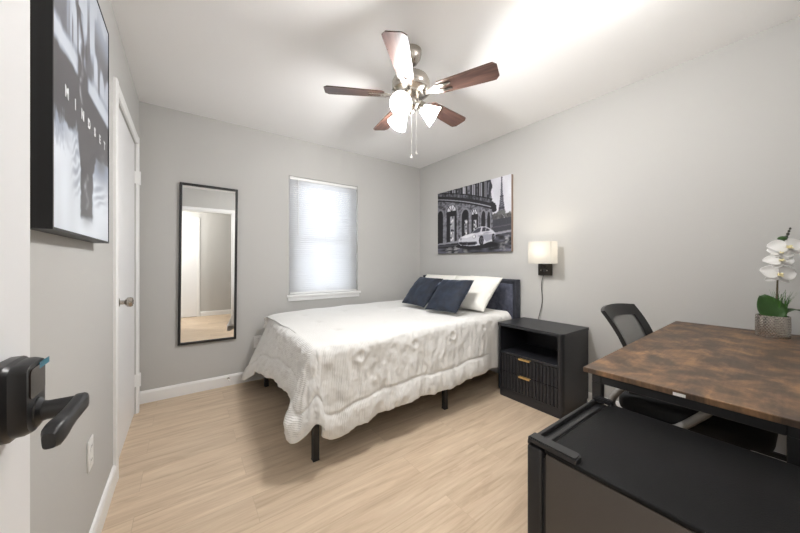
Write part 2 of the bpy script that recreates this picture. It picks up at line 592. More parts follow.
# white door in the left wall: casing, slab, knob, hinges
def casing_profile(w=0.058, t=0.016):
    return [(0, 0), (0, t * 0.6), (0.012, t), (w - 0.010, t), (w, t * 0.7), (w, 0)]
bm = new_bm()
for side in (0, 1):
    yy = DY0 if side == 0 else DY1
    s = -1 if side == 0 else 1
    prism(bm, [(XL + b, yy + s * a) for a, b in casing_profile()], 0, DZ + 0.058, 'z')
prism(bm, [(XL + b, DZ + a) for a, b in casing_profile()], DY0 - 0.0, DY1 + 0.0, 'y')
struct('trim_1', bm, M['trim'], smooth=False)
d1 = new_bm(); box(d1, XL - 0.040, XL - 0.008, DY0 + 0.004, DY1 - 0.004, 0.012, DZ - 0.004, 0.002, 1)
d1 = struct('door_1', d1, M['door'])
bm = new_bm()
kz, ky = 0.915, DY0 + 0.105
mt = Matrix.Translation((XL - 0.008, ky, kz)) @ Matrix.Rotation(PI / 2, 4, 'Y')
lathe(bm, [(0.0001, 0), (0.031, 0), (0.031, 0.004), (0.024, 0.010), (0.012, 0.014), (0.011, 0.032), (0.017, 0.036), (0.026, 0.044), (0.0275, 0.056), (0.024, 0.066), (0.012, 0.070), (0.0001, 0.070)], n=24, mat=mt)
obj('door_knob', bm, M['nickel'], d1)
for hz in (0.25, 1.78):
    bm = new_bm()
    tube(bm, [(XL + 0.018, DY1 + 0.012, hz - 0.05), (XL + 0.018, DY1 + 0.012, hz + 0.05)], 0.009, 12)
    box(bm, XL - 0.008, XL + 0.018, DY1 - 0.006, DY1 + 0.004, hz - 0.045, hz + 0.045)
    box(bm, XL - 0.0085, XL - 0.006, DY1 - 0.035, DY1 - 0.003, hz - 0.045, hz + 0.045)
    box(bm, XL + 0.016, XL + 0.019, DY1 + 0.002, DY1 + 0.030, hz - 0.045, hz + 0.045)
    obj('hinge', bm, M['trim'], d1)

# casing of the doorway the camera looks through, both faces, and its jamb
bm = new_bm()
for yy, sg in ((YF, 1), (YF - 0.12, -1)):
    if sg == -1:
        prism(bm, [(EX0 - a, yy + sg * b) for a, b in casing_profile()], 0, EZ + 0.058, 'z')
    prism(bm, [(EX1 + a, yy + sg * b) for a, b in casing_profile()], 0, EZ + 0.058, 'z')
    prism(bm, [(yy + sg * b, EZ + a) for a, b in casing_profile()], EX0 - 0.03, EX1, 'x')
box(bm, EX0, EX0 + 0.012, YF - 0.12, YF, 0, EZ); box(bm, EX1 - 0.012, EX1, YF - 0.12, YF, 0, EZ); box(bm, EX0, EX1, YF - 0.12, YF, EZ - 0.012, EZ)
struct('trim_2', bm, M['trim'], smooth=False)
# door on the far side of the hall (seen in the mirror)
bm = new_bm()
box(bm, -0.72, 0.09, HALL_Y, HALL_Y + 0.012, 0.01, 2.03)
hd = struct('door_3', bm, M['door'], smooth=False)
bm = new_bm()
prism(bm, [(0.09 + a, HALL_Y + b) for a, b in casing_profile()], 0, 2.09, 'z')
prism(bm, [(-0.72 - a, HALL_Y + b) for a, b in casing_profile()], 0, 2.09, 'z')
prism(bm, [(HALL_Y + b, 2.032 + a) for a, b in casing_profile()], -0.72, 0.09, 'x')
struct('trim_3', bm, M['trim'], smooth=False)

# open entry door, swung flat along the left wall
FX = -0.200                                   # its room face
bm = new_bm(); box(bm, FX - 0.035, FX, YF + 0.012, 0.730, 0.012, EZ - 0.008, 0.0015, 1)
d2 = struct('door_2', bm, M['door'])
LY, LZ = 0.637, 0.950                         # lock centre on the face
def lock_poly(hw, z0, z1, r_top, r_bot):
    pts = []
    n = 8
    # bottom: round, top: gently arched
    for k in range(n + 1):
        a = PI + PI * k / n
        pts.append((LY + hw * math.cos(a), z0 + r_bot + r_bot * math.sin(a)))
    for k in range(n + 1):
        a = PI * k / n
        x = hw * math.cos(a)
        pts.append((LY + hw * math.copysign(min(abs(math.cos(a)) ** 0.5, 1), math.cos(a)), z1 - r_top + r_top * math.sin(a)))
    return pts
def lock_layer(bm, layers):
    rings = []
    for x, hw, z0, z1, rt, rb in layers:
        rings.append([Vector((x, a, b)) for a, b in lock_poly(hw, z0, z1, rt, rb)])
    ring_tube(bm, rings, True)
bm = new_bm()
lock_layer(bm, [(FX + 0.0005, 0.042, 0.896, 1.004, 0.012, 0.026), (FX + 0.012, 0.042, 0.896, 1.004, 0.012, 0.026), (FX + 0.016, 0.037, 0.900, 1.001, 0.011, 0.026),
                (FX + 0.024, 0.036, 0.900, 1.001, 0.011, 0.026), (FX + 0.031, 0.032, 0.903, 0.999, 0.010, 0.024)])
lock = obj('smart_lock', bm, M['bronze'], d2, angle=30)
bm = new_bm()
prism(bm, rounded_rect(LY - 0.024, LY + 0.027, 0.952, 0.992, (0.006, 0.006, 0.008, 0.008)), FX + 0.0305, FX + 0.0325, 'x')
obj('keypad_glass', bm, M['screen'], lock)
bm = new_bm()
box(bm, FX + 0.0318, FX + 0.0326, LY + 0.006, LY + 0.043, 0.986, 0.9945)
obj('tape_tab', bm, M['teal'], lock)
bm = new_bm()
lz = 0.926
mt = Matrix.Translation((FX + 0.029, LY + 0.004, lz)) @ Matrix.Rotation(PI / 2, 4, 'Y')
lathe(bm, [(0.0001, 0), (0.021, 0), (0.020, 0.004), (0.014, 0.008), (0.0130, 0.012), (0.0130, 0.048), (0.0001, 0.048)], n=24, mat=mt)
lp = []
for k in range(13):
    t = k / 12
    lp.append((FX + 0.074 - 0.008 * math.sin(t * PI * 0.55) * t, LY + 0.014 - 0.110 * t, lz + 0.003 - 0.009 * t * t))
rr = [0.006] + [0.0085] * 6 + [0.0092, 0.0098, 0.0102, 0.0102, 0.0095, 0.006]
rz = [0.009] + [0.0128 - 0.0015 * math.sin(PI * k / 11) for k in range(8)] + [0.0135, 0.0145, 0.0145, 0.010]
tube(bm, lp, rz, 16, ry=rr, sq=0.55)
obj('lever_handle', bm, M['bronze'], lock)

# ------------------------------------------------------------------ window, sill and blind
bm = new_bm()
fy0, fy1 = YB + 0.045, YB + 0.098
zm = 1.395
def ring_frame(bm, x0, x1, z0, z1, w, y0, y1, bev=0.003):
    box(bm, x0, x0 + w, y0, y1, z0, z1, bev, 1); box(bm, x1 - w, x1, y0, y1, z0, z1, bev, 1)
    box(bm, x0 + w, x1 - w, y0, y1, z0, z0 + w, bev, 1); box(bm, x0 + w, x1 - w, y0, y1, z1 - w, z1, bev, 1)
ring_frame(bm, WX0, WX1, WZ0, WZ1, 0.03, fy0, fy1)
win = struct('window_1', bm, M['trim'])
bm = new_bm(); ring_frame(bm, WX0 + 0.03, WX1 - 0.03, WZ0 + 0.03, zm + 0.02, 0.035, fy0 + 0.002, fy0 + 0.024); obj('lower_sash', bm, M['trim'], win)
bm = new_bm(); ring_frame(bm, WX0 + 0.03, WX1 - 0.03, zm - 0.015, WZ1 - 0.03, 0.035, fy0 + 0.026, fy0 + 0.048); obj('upper_sash', bm, M['trim'], win)
bm = new_bm(); box(bm, WX0 + 0.065, WX1 - 0.065, fy0 + 0.011, fy0 + 0.015, WZ0 + 0.065, zm - 0.015); obj('lower_pane', bm, M['glass'], win)
bm = new_bm(); box(bm, WX0 + 0.065, WX1 - 0.065, fy0 + 0.035, fy0 + 0.039, zm + 0.02, WZ1 - 0.065); obj('upper_pane', bm, M['glass'], win)
bm = new_bm()
box(bm, WX0 + 0.001, WX1 - 0.001, YB + 0.001, fy0, WZ0 - 0.0, WZ0 + 0.004)
box(bm, WX0 - 0.025, WX1 + 0.025, YB - 0.030, YB - 0.0005, WZ0 - 0.020, WZ0 + 0.004, 0.004, 2)
box(bm, WX0 - 0.012, WX1 + 0.012, YB - 0.014, YB - 0.0005, WZ0 - 0.062, WZ0 - 0.0205, 0.003, 2)
obj('window_sill', bm, M['trim'], win)

bl = thing('window_blind', 'white horizontal slat blind closed over the window', 'blind', (1.274, YB + 0.03, WZ0))
bx0, bx1 = WX0 + 0.008, WX1 - 0.008
by = YB + 0.024
bm = new_bm(); box(bm, bx0, bx1, by - 0.016, by + 0.016, WZ1 - 0.032, WZ1 - 0.002, 0.003, 2); obj('headrail', bm, M['trim'], bl)
bm = new_bm()
nsl = 54
zt, zb = WZ1 - 0.040, WZ0 + 0.034
tilt = math.radians(69)
for k in range(nsl):
    z = zt + (zb - zt) * k / (nsl - 1)
    w = 0.0125
    pr = []
    for q in range(5):
        a = (q / 4 - 0.5) * 2 * w
        crown = 0.0016 * (1 - (q / 2 - 1) ** 2)
        dy = a * math.cos(tilt) + crown * math.sin(tilt)
        dz = -a * math.sin(tilt) + crown * math.cos(tilt)
        pr.append((by - dy, z + dz))
    for sgn in (0,):
        lo = [bm.verts.new((bx0 + 0.004, a, b)) for a, b in pr]
        hi = [bm.verts.new((bx1 - 0.004, a, b)) for a, b in pr]
        for q in range(4):
            bm.faces.new((lo[q], lo[q + 1], hi[q + 1], hi[q]))
ob = obj('slats', bm, M['slat'], bl, recalc=False)
sm = ob.modifiers.new('thick', 'SOLIDIFY'); sm.thickness = 0.0006
bm = new_bm(); box(bm, bx0 + 0.003, bx1 - 0.003, by - 0.012, by + 0.012, WZ0 + 0.008, WZ0 + 0.026, 0.003, 2); obj('bottom_rail', bm, M['trim'], bl)
bm = new_bm()
for xx in (bx0 + 0.10, (bx0 + bx1) / 2, bx1 - 0.10):
    for yy in (by - 0.0125, by + 0.0125):
        tube(bm, [(xx, yy, WZ0 + 0.02), (xx, yy, WZ1 - 0.03)], 0.0008, 6)
obj('ladder_cord', bm, M['trim'], bl)
bm = new_bm(); tube(bm, [(bx0 + 0.085, by - 0.022, WZ1 - 0.03), (bx0 + 0.087, by - 0.021, 1.43)], 0.0042, 8); box(bm, bx0 + 0.082, bx0 + 0.089, by - 0.024, by - 0.016, WZ1 - 0.032, WZ1 - 0.02); obj('tilt_wand', bm, M['plate'], bl)

# ------------------------------------------------------------------ bed
BX0, BX1, BY0, BY1 = 0.60, 2.545, 1.675, 3.005
bed = thing('bed', 'platform bed with black metal legs and dark upholstered headboard', 'bed', (1.57, 2.33, 0))
bm = new_bm()
fr = 0.05
box(bm, BX0 - 0.008, BX1, BY0 - 0.012, BY0 - 0.012 + fr, 0.25, 0.33, 0.004, 1); box(bm, BX0 + 0.02, BX1, BY1 - 0.03 - fr, BY1 - 0.03, 0.25, 0.33, 0.004, 1)
box(bm, BX0 - 0.008, BX0 - 0.008 + fr, BY0 + 0.038, BY1 - 0.08, 0.25, 0.33, 0.004, 1)
box(bm, BX0 + 0.042, BX1, (BY0 + BY1) / 2 - 0.02, (BY0 + BY1) / 2 + 0.02, 0.27, 0.33)
for k in range(11):
    xx = BX0 + 0.14 + k * 0.17
    box(bm, xx, xx + 0.07, BY0 + 0.04, BY1 - 0.04, 0.33, 0.345)
obj('bed_frame', bm, M['black_metal'], bed)
for lx in (BX0 - 0.008, 1.625, BX1 - 0.06):
    for ly in (BY0 - 0.012, (BY0 + BY1) / 2 - 0.018, BY1 - 0.07):
        if lx == BX0 - 0.008 and abs(ly - (BY0 + BY1) / 2) < 0.1:
            continue
        bm = new_bm(); box(bm, lx, lx + 0.036, ly, ly + 0.036, 0.006, 0.26, 0.003, 1); lg = obj('leg', bm, M['black_metal'], bed)
        bm = new_bm(); box(bm, lx - 0.001, lx + 0.037, ly - 0.001, ly + 0.037, 0.0, 0.010, 0.002, 1); obj('foot_cap', bm, M['black_plastic'], lg)
HX0, HX1, HY0, HY1, HZ1 = 2.550, 2.622, 1.648, 3.020, 0.978
bm = new_bm()
wf = 0.042
box(bm, HX0, HX1, HY0, HY0 + wf, 0.02, HZ1, 0.010, 3); box(bm, HX0, HX1, HY1 - wf, HY1, 0.02, HZ1, 0.010, 3)
box(bm, HX0, HX1, HY0 + 0.01, HY1 - 0.01, HZ1 - wf, HZ1 - 0.0005, 0.010, 3)
hb = obj('headboard', bm, M['head_frame'], bed)
bm = new_bm()
npan = 4
pw = (HY1 - HY0 - 2 * wf) / npan
for k in range(npan):
    box(bm, HX0 + 0.006, HX1 - 0.004, HY0 + wf + k * pw, HY0 + wf + (k + 1) * pw, 0.28, HZ1 - wf + 0.004, 0.012, 3)
obj('headboard_panel', bm, M['head'], hb)
bm = new_bm(); box(bm, BX0 + 0.11, BX1 - 0.003, BY0 + 0.03, BY1 - 0.02, 0.347, 0.600, 0.06, 5); obj('mattress', bm, M['sheet'], bed)

# comforter: a draped sheet
def comforter():
    x_f, x_h, y_n, y_fr = BX0 + 0.012, 2.44, BY0 + 0.012, BY1 - 0.012
    NX, NY, ND = 190, 130, 64
    R = 0.06
    arc = R * PI / 2
    def ztop(x, y):
        t = (x - x_f) / (x_h - x_f)
        z = 0.660 + 0.022 * t
        z -= 0.03 * max(0, 1 - (x - x_f) / 0.35) ** 2 * max(0, (y - y_n) / (y_fr - y_n)) ** 2
        z += 0.006 * n2(x * 2.2, y * 2.2, 3.1) + 0.0035 * n2(x * 7, y * 6, 1.7)
        # quilted softness: between tufts it puffs up
        z += 0.006 * math.sin((x - 0.87) / 0.40 * PI) ** 2 * math.sin((y - 1.66) / 0.40 * PI) ** 2
        for i in range(-1, 5):
            for j in range(0, 4):
                tx, ty = 0.87 + 0.40 * i, 1.98 + 0.36 * j
                d2 = (x - tx) ** 2 + (y - ty) ** 2
                if d2 < 0.02:
                    z -= 0.010 * math.exp(-d2 / 0.0009)
        return z
    def Lside(side, s, th):
        """drop length. side: 'n','foot','far','cn' near-foot corner,'cf' far-foot corner; th 0 = foot direction, 90 = near/far."""
        if side == 'n':
            t = (s - x_f) / (x_h - x_f)
            return 0.505 - 0.02 * t + 0.055 * math.exp(-((s - 0.69) / 0.10) ** 2) - 0.035 * math.exp(-((s - 0.56) / 0.07) ** 2) + 0.010 * math.sin(s * 9.0) + 0.004 * math.sin(s * 23)
        if side == 'foot':
            t = (s - y_n) / (y_fr - y_n)
            return 0.32 + 0.15 * t + 0.10 * math.exp(-(t / 0.07) ** 2) + 0.13 * math.exp(-((1 - t) / 0.2) ** 2) + 0.008 * math.sin(s * 11)
        if side == 'cn':
            a = th / 90.0
            l0, l1 = Lside('foot', y_n, 0), Lside('n', x_f, 0)
            base = l0 * (1 - a) + l1 * a
            return base + 0.065 * math.exp(-((a - 0.32) / 0.22) ** 2) - 0.075 * math.exp(-((a - 0.85) / 0.20) ** 2)
        if side == 'cf':
            a = th / 90.0
            return Lside('foot', y_fr, 0) * (1 - a) + 0.46 * a + 0.09 * math.sin(a * PI)
        return 0.46
    pos = {}
    def drape(cx, cy, dx, dy, m, L, s, side):
        """m in 0..1 along the drop; (dx,dy) outward direction; s arc coordinate along the hem."""
        d = m * L
        z0 = ztop(cx, cy)
        if side == 'far':
            flare = 0.10
        elif side == 'n':
            flare = 0.11
        elif side == 'foot':
            tt = (cy - y_n) / (y_fr - y_n)
            flare = 0.20 + 0.10 * tt * tt
            cx += 0.09 * tt * tt * (1 - 0.6 * m)
        else:
            flare = 0.30 if side == 'cf' else 0.24 + 0.10 * math.exp(-((s - 11.65) / 0.06) ** 2)
            if side == 'cf':
                cx += 0.09 * (1 - 0.6 * m)
        if d < arc:
            out = R * math.sin(d / R); dn = R * (1 - math.cos(d / R))
        else:
            e = d - arc
            out = R + e * flare; dn = R + e * math.sqrt(1 - flare * flare)
        # folds growing towards the hem
        f = max(0.0, (d - 0.06)) / 0.45
        ph = 3.0 * n2(s * 1.6, 0.3, 5.0)
        fold = (0.009 * math.sin(s * 17 + ph) + 0.006 * math.sin(s * 37 + 2 * ph)) * f ** 1.2
        if side == 'far':
            fold *= 0.2
        out += fold + 0.010 * f
        # crumples
        cr = 0.007 * n2(s * 15, d * 5.5, 9.0) + 0.006 * n2(s * 34, d * 13, 2.0)
        cr += 0.004 * n2(s * 60, d * 60, 4.4)
        cr += 0.008 * (0.2 - abs(n2(s * 22 + d * 5, d * 6 - s * 3, 2.2))) + 0.006 * (0.2 - abs(n2(s * 40 - d * 10, d * 11, 7.7)))
        if side in ('cn',) or (side == 'n' and s < 1.35) or side == 'foot':
            cr += 0.012 * (abs(n2(s * 9 + d * 6, d * 9 - s * 4, 6.6)) - 0.2)
        env = 0.5 + 0.9 * n2(s * 3.1, d * 2.0, 12.0)
        cr += 0.0035 * max(0.0, env) * math.sin(s * 118 + 9.0 * n2(s * 5, d * 7, 15.0) + d * 10) * min(1, f * 2)
        out += cr * min(1, d / 0.05)
        # seam and padded border
        es = (L - d)
        seam = math.exp(-((es - 0.135) / 0.008) ** 2)
        out -= 0.010 * seam
        if es < 0.135:
            out += 0.010 * math.sin(PI * min(1, es / 0.135))
        if side == 'n':
            for tx in (0.87, 1.30, 1.67, 2.04):
                q = ((s - tx) ** 2 + (d - 0.125) ** 2)
                out -= 0.014 * math.exp(-q / 0.0003)
                out += 0.006 * math.exp(-((math.sqrt(q) - 0.035) / 0.013) ** 2)
        if side == 'n' and s > 1.98:
            k = min(1.0, (s - 1.98) / 0.17)
            lim = min(out, 0.060)
            out = out * (1 - k) + lim * k
        x, y, z = cx + dx * out, cy + dy * out, z0 - dn
        z = max(z, 0.045)
        y = min(y, YB - 0.022)
        return Vector((x, y, z))
    I = ND + NX
    J = ND + NY + ND
    vs = []
    wv = []
    bm = new_bm()
    for i in range(I + 1):
        row = []
        for j in range(J + 1):
            fi = (ND - i) / ND if i < ND else 0.0
            x = x_f + (x_h - x_f) * max(0, i - ND) / NX
            if j < ND:
                fj = (ND - j) / ND; y = y_n; sj = -1
            elif j <= ND + NY:
                fj = 0.0; y = y_n + (y_fr - y_n) * (j - ND) / NY; sj = 0
            else:
                fj = (j - ND - NY) / ND; y = y_fr; sj = 1
            if fi == 0 and fj == 0:
                p = Vector((x, y, ztop(x, y)))
                w = (x, y, 0)
            elif fi > 0 and fj == 0:
                L = Lside('foot', y, 0)
                p = drape(x, y, -1, 0, fi, L, 10 + y, 'foot')
                w = (x_f - fi * L, y, 0)
            elif fi == 0:
                sd = 'n' if sj < 0 else 'far'
                L = Lside(sd, x, 0)
                p = drape(x, y, 0, sj, fj, L, x if sd == 'n' else 20 + x, sd)
                w = (x, y + sj * fj * L, 0)
            else:
                m = max(fi, fj)
                # square to sector
                if fi >= fj:
                    th = 45.0 * fj / fi
                else:
                    th = 90.0 - 45.0 * fi / fj
                sd = 'cn' if sj < 0 else 'cf'
                L = Lside(sd, 0, th)
                a = math.radians(th)
                if sj < 0:
                    s0 = (10 + y_n) if th < 45 else x_f
                    # continuous arc coordinate blended between the two sides
                    k = th / 90.0
                    pa = drape(x, y, -math.cos(a), -math.sin(a), m, L, 10 + y_n - 0.20 * k, sd)
                    pb = drape(x, y, -math.cos(a), -math.sin(a), m, L, x_f - 0.20 * (1 - k), sd)
                    k2 = k * k * (3 - 2 * k)
                    p = pa.lerp(pb, k2)
                else:
                    k = th / 90.0
                    pa = drape(x, y, -math.cos(a), math.sin(a), m, L, 10 + y_fr + 0.2 * k, sd)
                    pb = drape(x, y, -math.cos(a), math.sin(a), m, L, 20 + x_f - 0.2 * (1 - k), sd)
                    p = pa.lerp(pb, k * k * (3 - 2 * k))
                w = (x - fi * L, y + sj * fj * L, 0)
            row.append(bm.verts.new(p)); wv.append(w)
        vs.append(row)
    for i in range(I):
        for j in range(J):
            bm.faces.new((vs[i][j], vs[i + 1][j], vs[i + 1][j + 1], vs[i][j + 1]))
    # relax a little so corner sectors stay smooth
    bmesh.ops.smooth_vert(bm, verts=bm.verts[:], factor=0.25, use_axis_x=True, use_axis_y=True, use_axis_z=True)
    bm.verts.index_update()
    o = obj('comforter', bm, M['comf'], smooth=True, angle=180)
    at = o.data.attributes.new('weave', 'FLOAT_VECTOR', 'POINT')
    at.data.foreach_set('vector', np.array(wv, dtype=np.float32).ravel())
    md = o.modifiers.new('thick', 'SOLIDIFY'); md.thickness = 0.014; md.offset = -1
    return o
tag(comforter(), 'white quilted comforter spread over the bed, hanging down its sides', 'comforter')

def pillow(name, w, h, t, mat, M4, seed, label, cat, group, pinch=0.06, wr=0.010):
    """w,h full size, t full thickness; local plane XY, thickness Z."""
    bm = new_bm()
    n = 34
    def P(a, b, s):
        e = (1 - abs(a) ** 3.2) * (1 - abs(b) ** 3.2)
        th = 0.5 * t * max(e, 0) ** 0.55
        x = a * w / 2 * (1 - pinch * (1 - b * b) * a * a)
        y = b * h / 2 * (1 - pinch * (1 - a * a) * b * b)
        z = s * th
        fall = min(1, max(e, 0) * 3)
        nn = n2(a * 2.3 + seed, b * 2.3, s * 1.5 + seed)
        rad = abs(n2(a * 4 + b * 2 + seed, b * 5 - a, seed + s)) - 0.2
        z += s * fall * (wr * nn + wr * 0.9 * rad)
        return M4 @ Vector((x, y, z))
    g = {}
    for s in (1, -1):
        for i in range(n + 1):
            for j in range(n + 1):
                a = math.sin((i / n - 0.5) * PI); b = math.sin((j / n - 0.5) * PI)
                edge = i in (0, n) or j in (0, n)
                if s == -1 and edge:
                    g[(s, i, j)] = g[(1, i, j)]
                else:
                    g[(s, i, j)] = bm.verts.new(P(a, b, s))
        for i in range(n):
            for j in range(n):
                f = (g[(s, i, j)], g[(s, i + 1, j)], g[(s, i + 1, j + 1)], g[(s, i, j + 1)])
                bm.faces.new(f if s == 1 else tuple(reversed(f)))
    o = obj(name, bm, mat, smooth=True, angle=80)
    return tag(o, label, cat, group)

def lean(cx, cy, cz, lean_deg, yaw=0, roll=0):
    """plane local x -> -y(world) , local y -> up leaning back towards +x, local z -> facing -x."""
    B = Matrix(((0, 0, -1, 0), (-1, 0, 0, 0), (0, 1, 0, 0), (0, 0, 0, 1)))
    return Matrix.Translation((cx, cy, cz)) @ Matrix.Rotation(math.radians(yaw), 4, 'Z') @ Matrix.Rotation(math.radians(lean_deg), 4, 'Y') @ Matrix.Rotation(math.radians(roll), 4, 'X') @ B

pillow('bed_pillow', 0.58, 0.41, 0.15, M['pillow'], lean(2.295, 2.005, 0.850, 44), 1.0, 'ivory bed pillow leaning on the headboard, nearer the nightstand', 'pillow', 'ivory bed pillows')
pillow('bed_pillow', 0.52, 0.36, 0.13, M['pillow'], lean(2.365, 2.575, 0.848, 34), 5.0, 'ivory bed pillow at the window-side end of the headboard, mostly hidden', 'pillow', 'ivory bed pillows')
pillow('throw_cushion', 0.375, 0.375, 0.11, M['navy'], lean(1.965, 1.955, 0.842, 44, yaw=3, roll=-2), 9.0, 'navy velvet cushion in front, nearer the nightstand', 'cushion', 'navy velvet cushions')
pillow('throw_cushion', 0.385, 0.365, 0.11, M['navy'], lean(1.985, 2.365, 0.846, 42, yaw=-2, roll=1), 13.0, 'navy velvet cushion on the window side, partly behind its twin', 'cushion', 'navy velvet cushions')

# ------------------------------------------------------------------ nightstand
NX0, NX1, NY0, NY1, NZ = 2.200, 2.616, 1.052, 1.610, 0.622
ns = thing('nightstand', 'black nightstand with fluted drawers and brass pulls beside the bed', 'nightstand', ((NX0 + NX1) / 2, (NY0 + NY1) / 2, 0))
bm = new_bm()
r = 0.035
prism(bm, rounded_rect(NX0 - 0.004, NX1, NY0 - 0.004, NY1 + 0.004, (r, 0, 0, r), 8), NZ - 0.022, NZ)
obj('top_panel', bm, M['black_wood'], ns)
bm = new_bm()
prism(bm, rounded_rect(NX0, NX1, NY0, NY0 + 0.036, (0.034, 0, 0, 0.001), 8), 0.055, NZ - 0.022)
prism(bm, rounded_rect(NX0, NX1, NY1 - 0.036, NY1, (0.001, 0, 0, 0.034), 8), 0.055, NZ - 0.022)
box(bm, NX0 + 0.012, NX1, NY0 + 0.03, NY1 - 0.03, 0.055, 0.075)
box(bm, NX1 - 0.012, NX1, NY0 + 0.03, NY1 - 0.03, 0.055, NZ - 0.022)
obj('cabinet_body', bm, M['black_wood'], ns)
bm = new_bm()
box(bm, NX0 + 0.006, NX1 - 0.012, NY0 + 0.036, NY1 - 0.036, 0.365, 0.383, 0.001, 1)
obj('shelf', bm, M['black_wood'], ns)
bm = new_bm()
prism(bm, rounded_rect(NX0 + 0.010, NX1, NY0 + 0.010, NY1 - 0.010, (0.03, 0, 0, 0.03), 8), 0.0, 0.055)
obj('plinth', bm, M['black_wood'], ns)
for (z0, z1) in ((0.079, 0.217), (0.222, 0.361)):
    bm = new_bm()
    ya, yb = NY0 + 0.038, NY1 - 0.038
    nf = 17
    poly = [(NX0 + 0.34, ya), (NX0 + 0.34, yb)]
    fw = (yb - ya) / nf
    pts = []
    for k in range(nf):
        y1 = yb - k * fw
        pts += [(NX0 + 0.016, y1), (NX0 + 0.016, y1 - fw * 0.12)]
        for q in range(5):
            a = PI * (q + 0.5) / 5
            pts.append((NX0 + 0.014 - 0.009 * math.sin(a), y1 - fw * 0.12 - fw * 0.76 * (1 - math.cos(a)) / 2))
        pts += [(NX0 + 0.016, y1 - fw * 0.88)]
    pts.append((NX0 + 0.016, ya))
    prism(bm, poly + pts, z0, z1)
    dr = obj('drawer', bm, M['black_wood'], ns)
    bm = new_bm()
    ym = (NY0 + NY1) / 2 + 0.02
    box(bm, NX0 - 0.010, NX0 + 0.016, ym - 0.048, ym + 0.048, z1 - 0.002, z1 + 0.001, 0.0005, 1)
    box(bm, NX0 - 0.011, NX0 - 0.008, ym - 0.048, ym + 0.048, z1 - 0.011, z1 + 0.001, 0.0005, 1)
    obj('drawer_pull', bm, M['gold'], dr)

# ------------------------------------------------------------------ wall sconce
sc = thing('wall_sconce', 'plug-in wall sconce with a white box shade above the nightstand', 'wall lamp', (2.56, 1.39, 1.03))
bm = new_bm(); box(bm, 2.605, XR - 0.0005, 1.345, 1.465, 1.025, 1.145, 0.004, 2); bp_ = obj('back_plate', bm, M['dark_nickel'], sc)
for k, yy in enumerate((1.378, 1.405, 1.432)):
    bm = new_bm()
    if k == 1:
        box(bm, 2.598, 2.606, yy - 0.008, yy + 0.008, 1.055, 1.082, 0.002, 1)
        obj('usb_socket', bm, M['slot'], bp_)
    else:
        mt = Matrix.Translation((2.606, yy, 1.070)) @ Matrix.Rotation(-PI / 2, 4, 'Y')
        lathe(bm, [(0.0001, 0), (0.009, 0), (0.009, 0.004), (0.006, 0.012), (0.0001, 0.012)], n=14, mat=mt)
        obj('rotary_switch', bm, M['nickel'], bp_)
bm = new_bm()
tube(bm, [(2.61, 1.39, 1.10), (2.55, 1.385, 1.105), (2.515, 1.37, 1.12), (2.50, 1.367, 1.16), (2.50, 1.367, 1.19)], 0.006, 10)
lathe(bm, [(0.0001, 1.185), (0.017, 1.185), (0.017, 1.215), (0.0001, 1.215)], 2.50, 1.367, 16)
obj('arm', bm, M['dark_nickel'], sc)
bm = new_bm()
lathe(bm, [(0.0001, 1.215), (0.012, 1.217), (0.022, 1.24), (0.024, 1.258), (0.016, 1.276), (0.0001, 1.282)], 2.50, 1.367, 20)
obj('bulb', bm, M['bulb'], sc)
SX0, SX1, SY0, SY1, SZ0, SZ1 = 2.445, 2.555, 1.262, 1.470, 1.130, 1.318
bm = new_bm()
o_ = rounded_rect(SX0, SX1, SY0, SY1, (0.008,) * 4, 4)
i_ = rounded_rect(SX0 + 0.0015, SX1 - 0.0015, SY0 + 0.0015, SY1 - 0.0015, (0.007,) * 4, 4)
ring_tube(bm, [[Vector((a, b, SZ0)) for a, b in o_], [Vector((a, b, SZ1)) for a, b in o_]], False)
obj('lamp_shade', bm, M['shade'], sc)
bm = new_bm()
pts = []
for k in range(14):
    t = k / 13
    pts.append((2.622 - 0.006 * math.sin(t * 9), 1.418 + 0.045 * t + 0.010 * math.sin(t * 7), 1.03 - 0.42 * t + 0.012))
pts.append((2.622, 1.462, 0.50)); pts.append((2.622, 1.462, 0.35))
tube(bm, pts, 0.003, 8)
obj('power_cord', bm, M['cord'], sc)
ld = bpy.data.lights.new('sconce_light', 'POINT'); ld.energy = SCONCE_W; ld.color = (1.0, 0.88, 0.70); ld.shadow_soft_size = 0.03
lo = bpy.data.objects.new('sconce_light', ld); COL.objects.link(lo); lo.parent = sc; lo.location = Vector((2.50, 1.367, 1.25)) - WORLD[sc.name]

# ------------------------------------------------------------------ mirror on the window wall
def rotY(cx, cz, deg):
    return Matrix.Translation((cx, 0, cz)) @ Matrix.Rotation(math.radians(deg), 4, 'Y') @ Matrix.Translation((-cx, 0, -cz))
mi = thing('wall_mirror', 'tall narrow mirror with a thin black frame by the white door', 'mirror', (0.18, YB - 0.012, 0.45))
mx0, mx1, mz0, mz1 = -0.045, 0.395, 0.43, 1.825
RM = Matrix.Translation((0.175, YB - 0.004, 0)) @ Matrix.Rotation(math.radians(-0.7), 4, 'Z') @ Matrix.Translation((-0.175, -YB, 0)) @ rotY(0.175, 1.13, 0.6)
bm = new_bm(); ring_frame(bm, mx0, mx1, mz0, mz1, 0.020, YB - 0.026, YB - 0.001, 0.002)
bm.transform(RM)
obj('mirror_frame', bm, M['black_metal'], mi)
bm = new_bm(); box(bm, mx0 + 0.018, mx1 - 0.018, YB - 0.014, YB - 0.010, mz0 + 0.018, mz1 - 0.018)
bm.transform(RM)
obj('mirror_glass', bm, M['mirror'], mi, smooth=False)

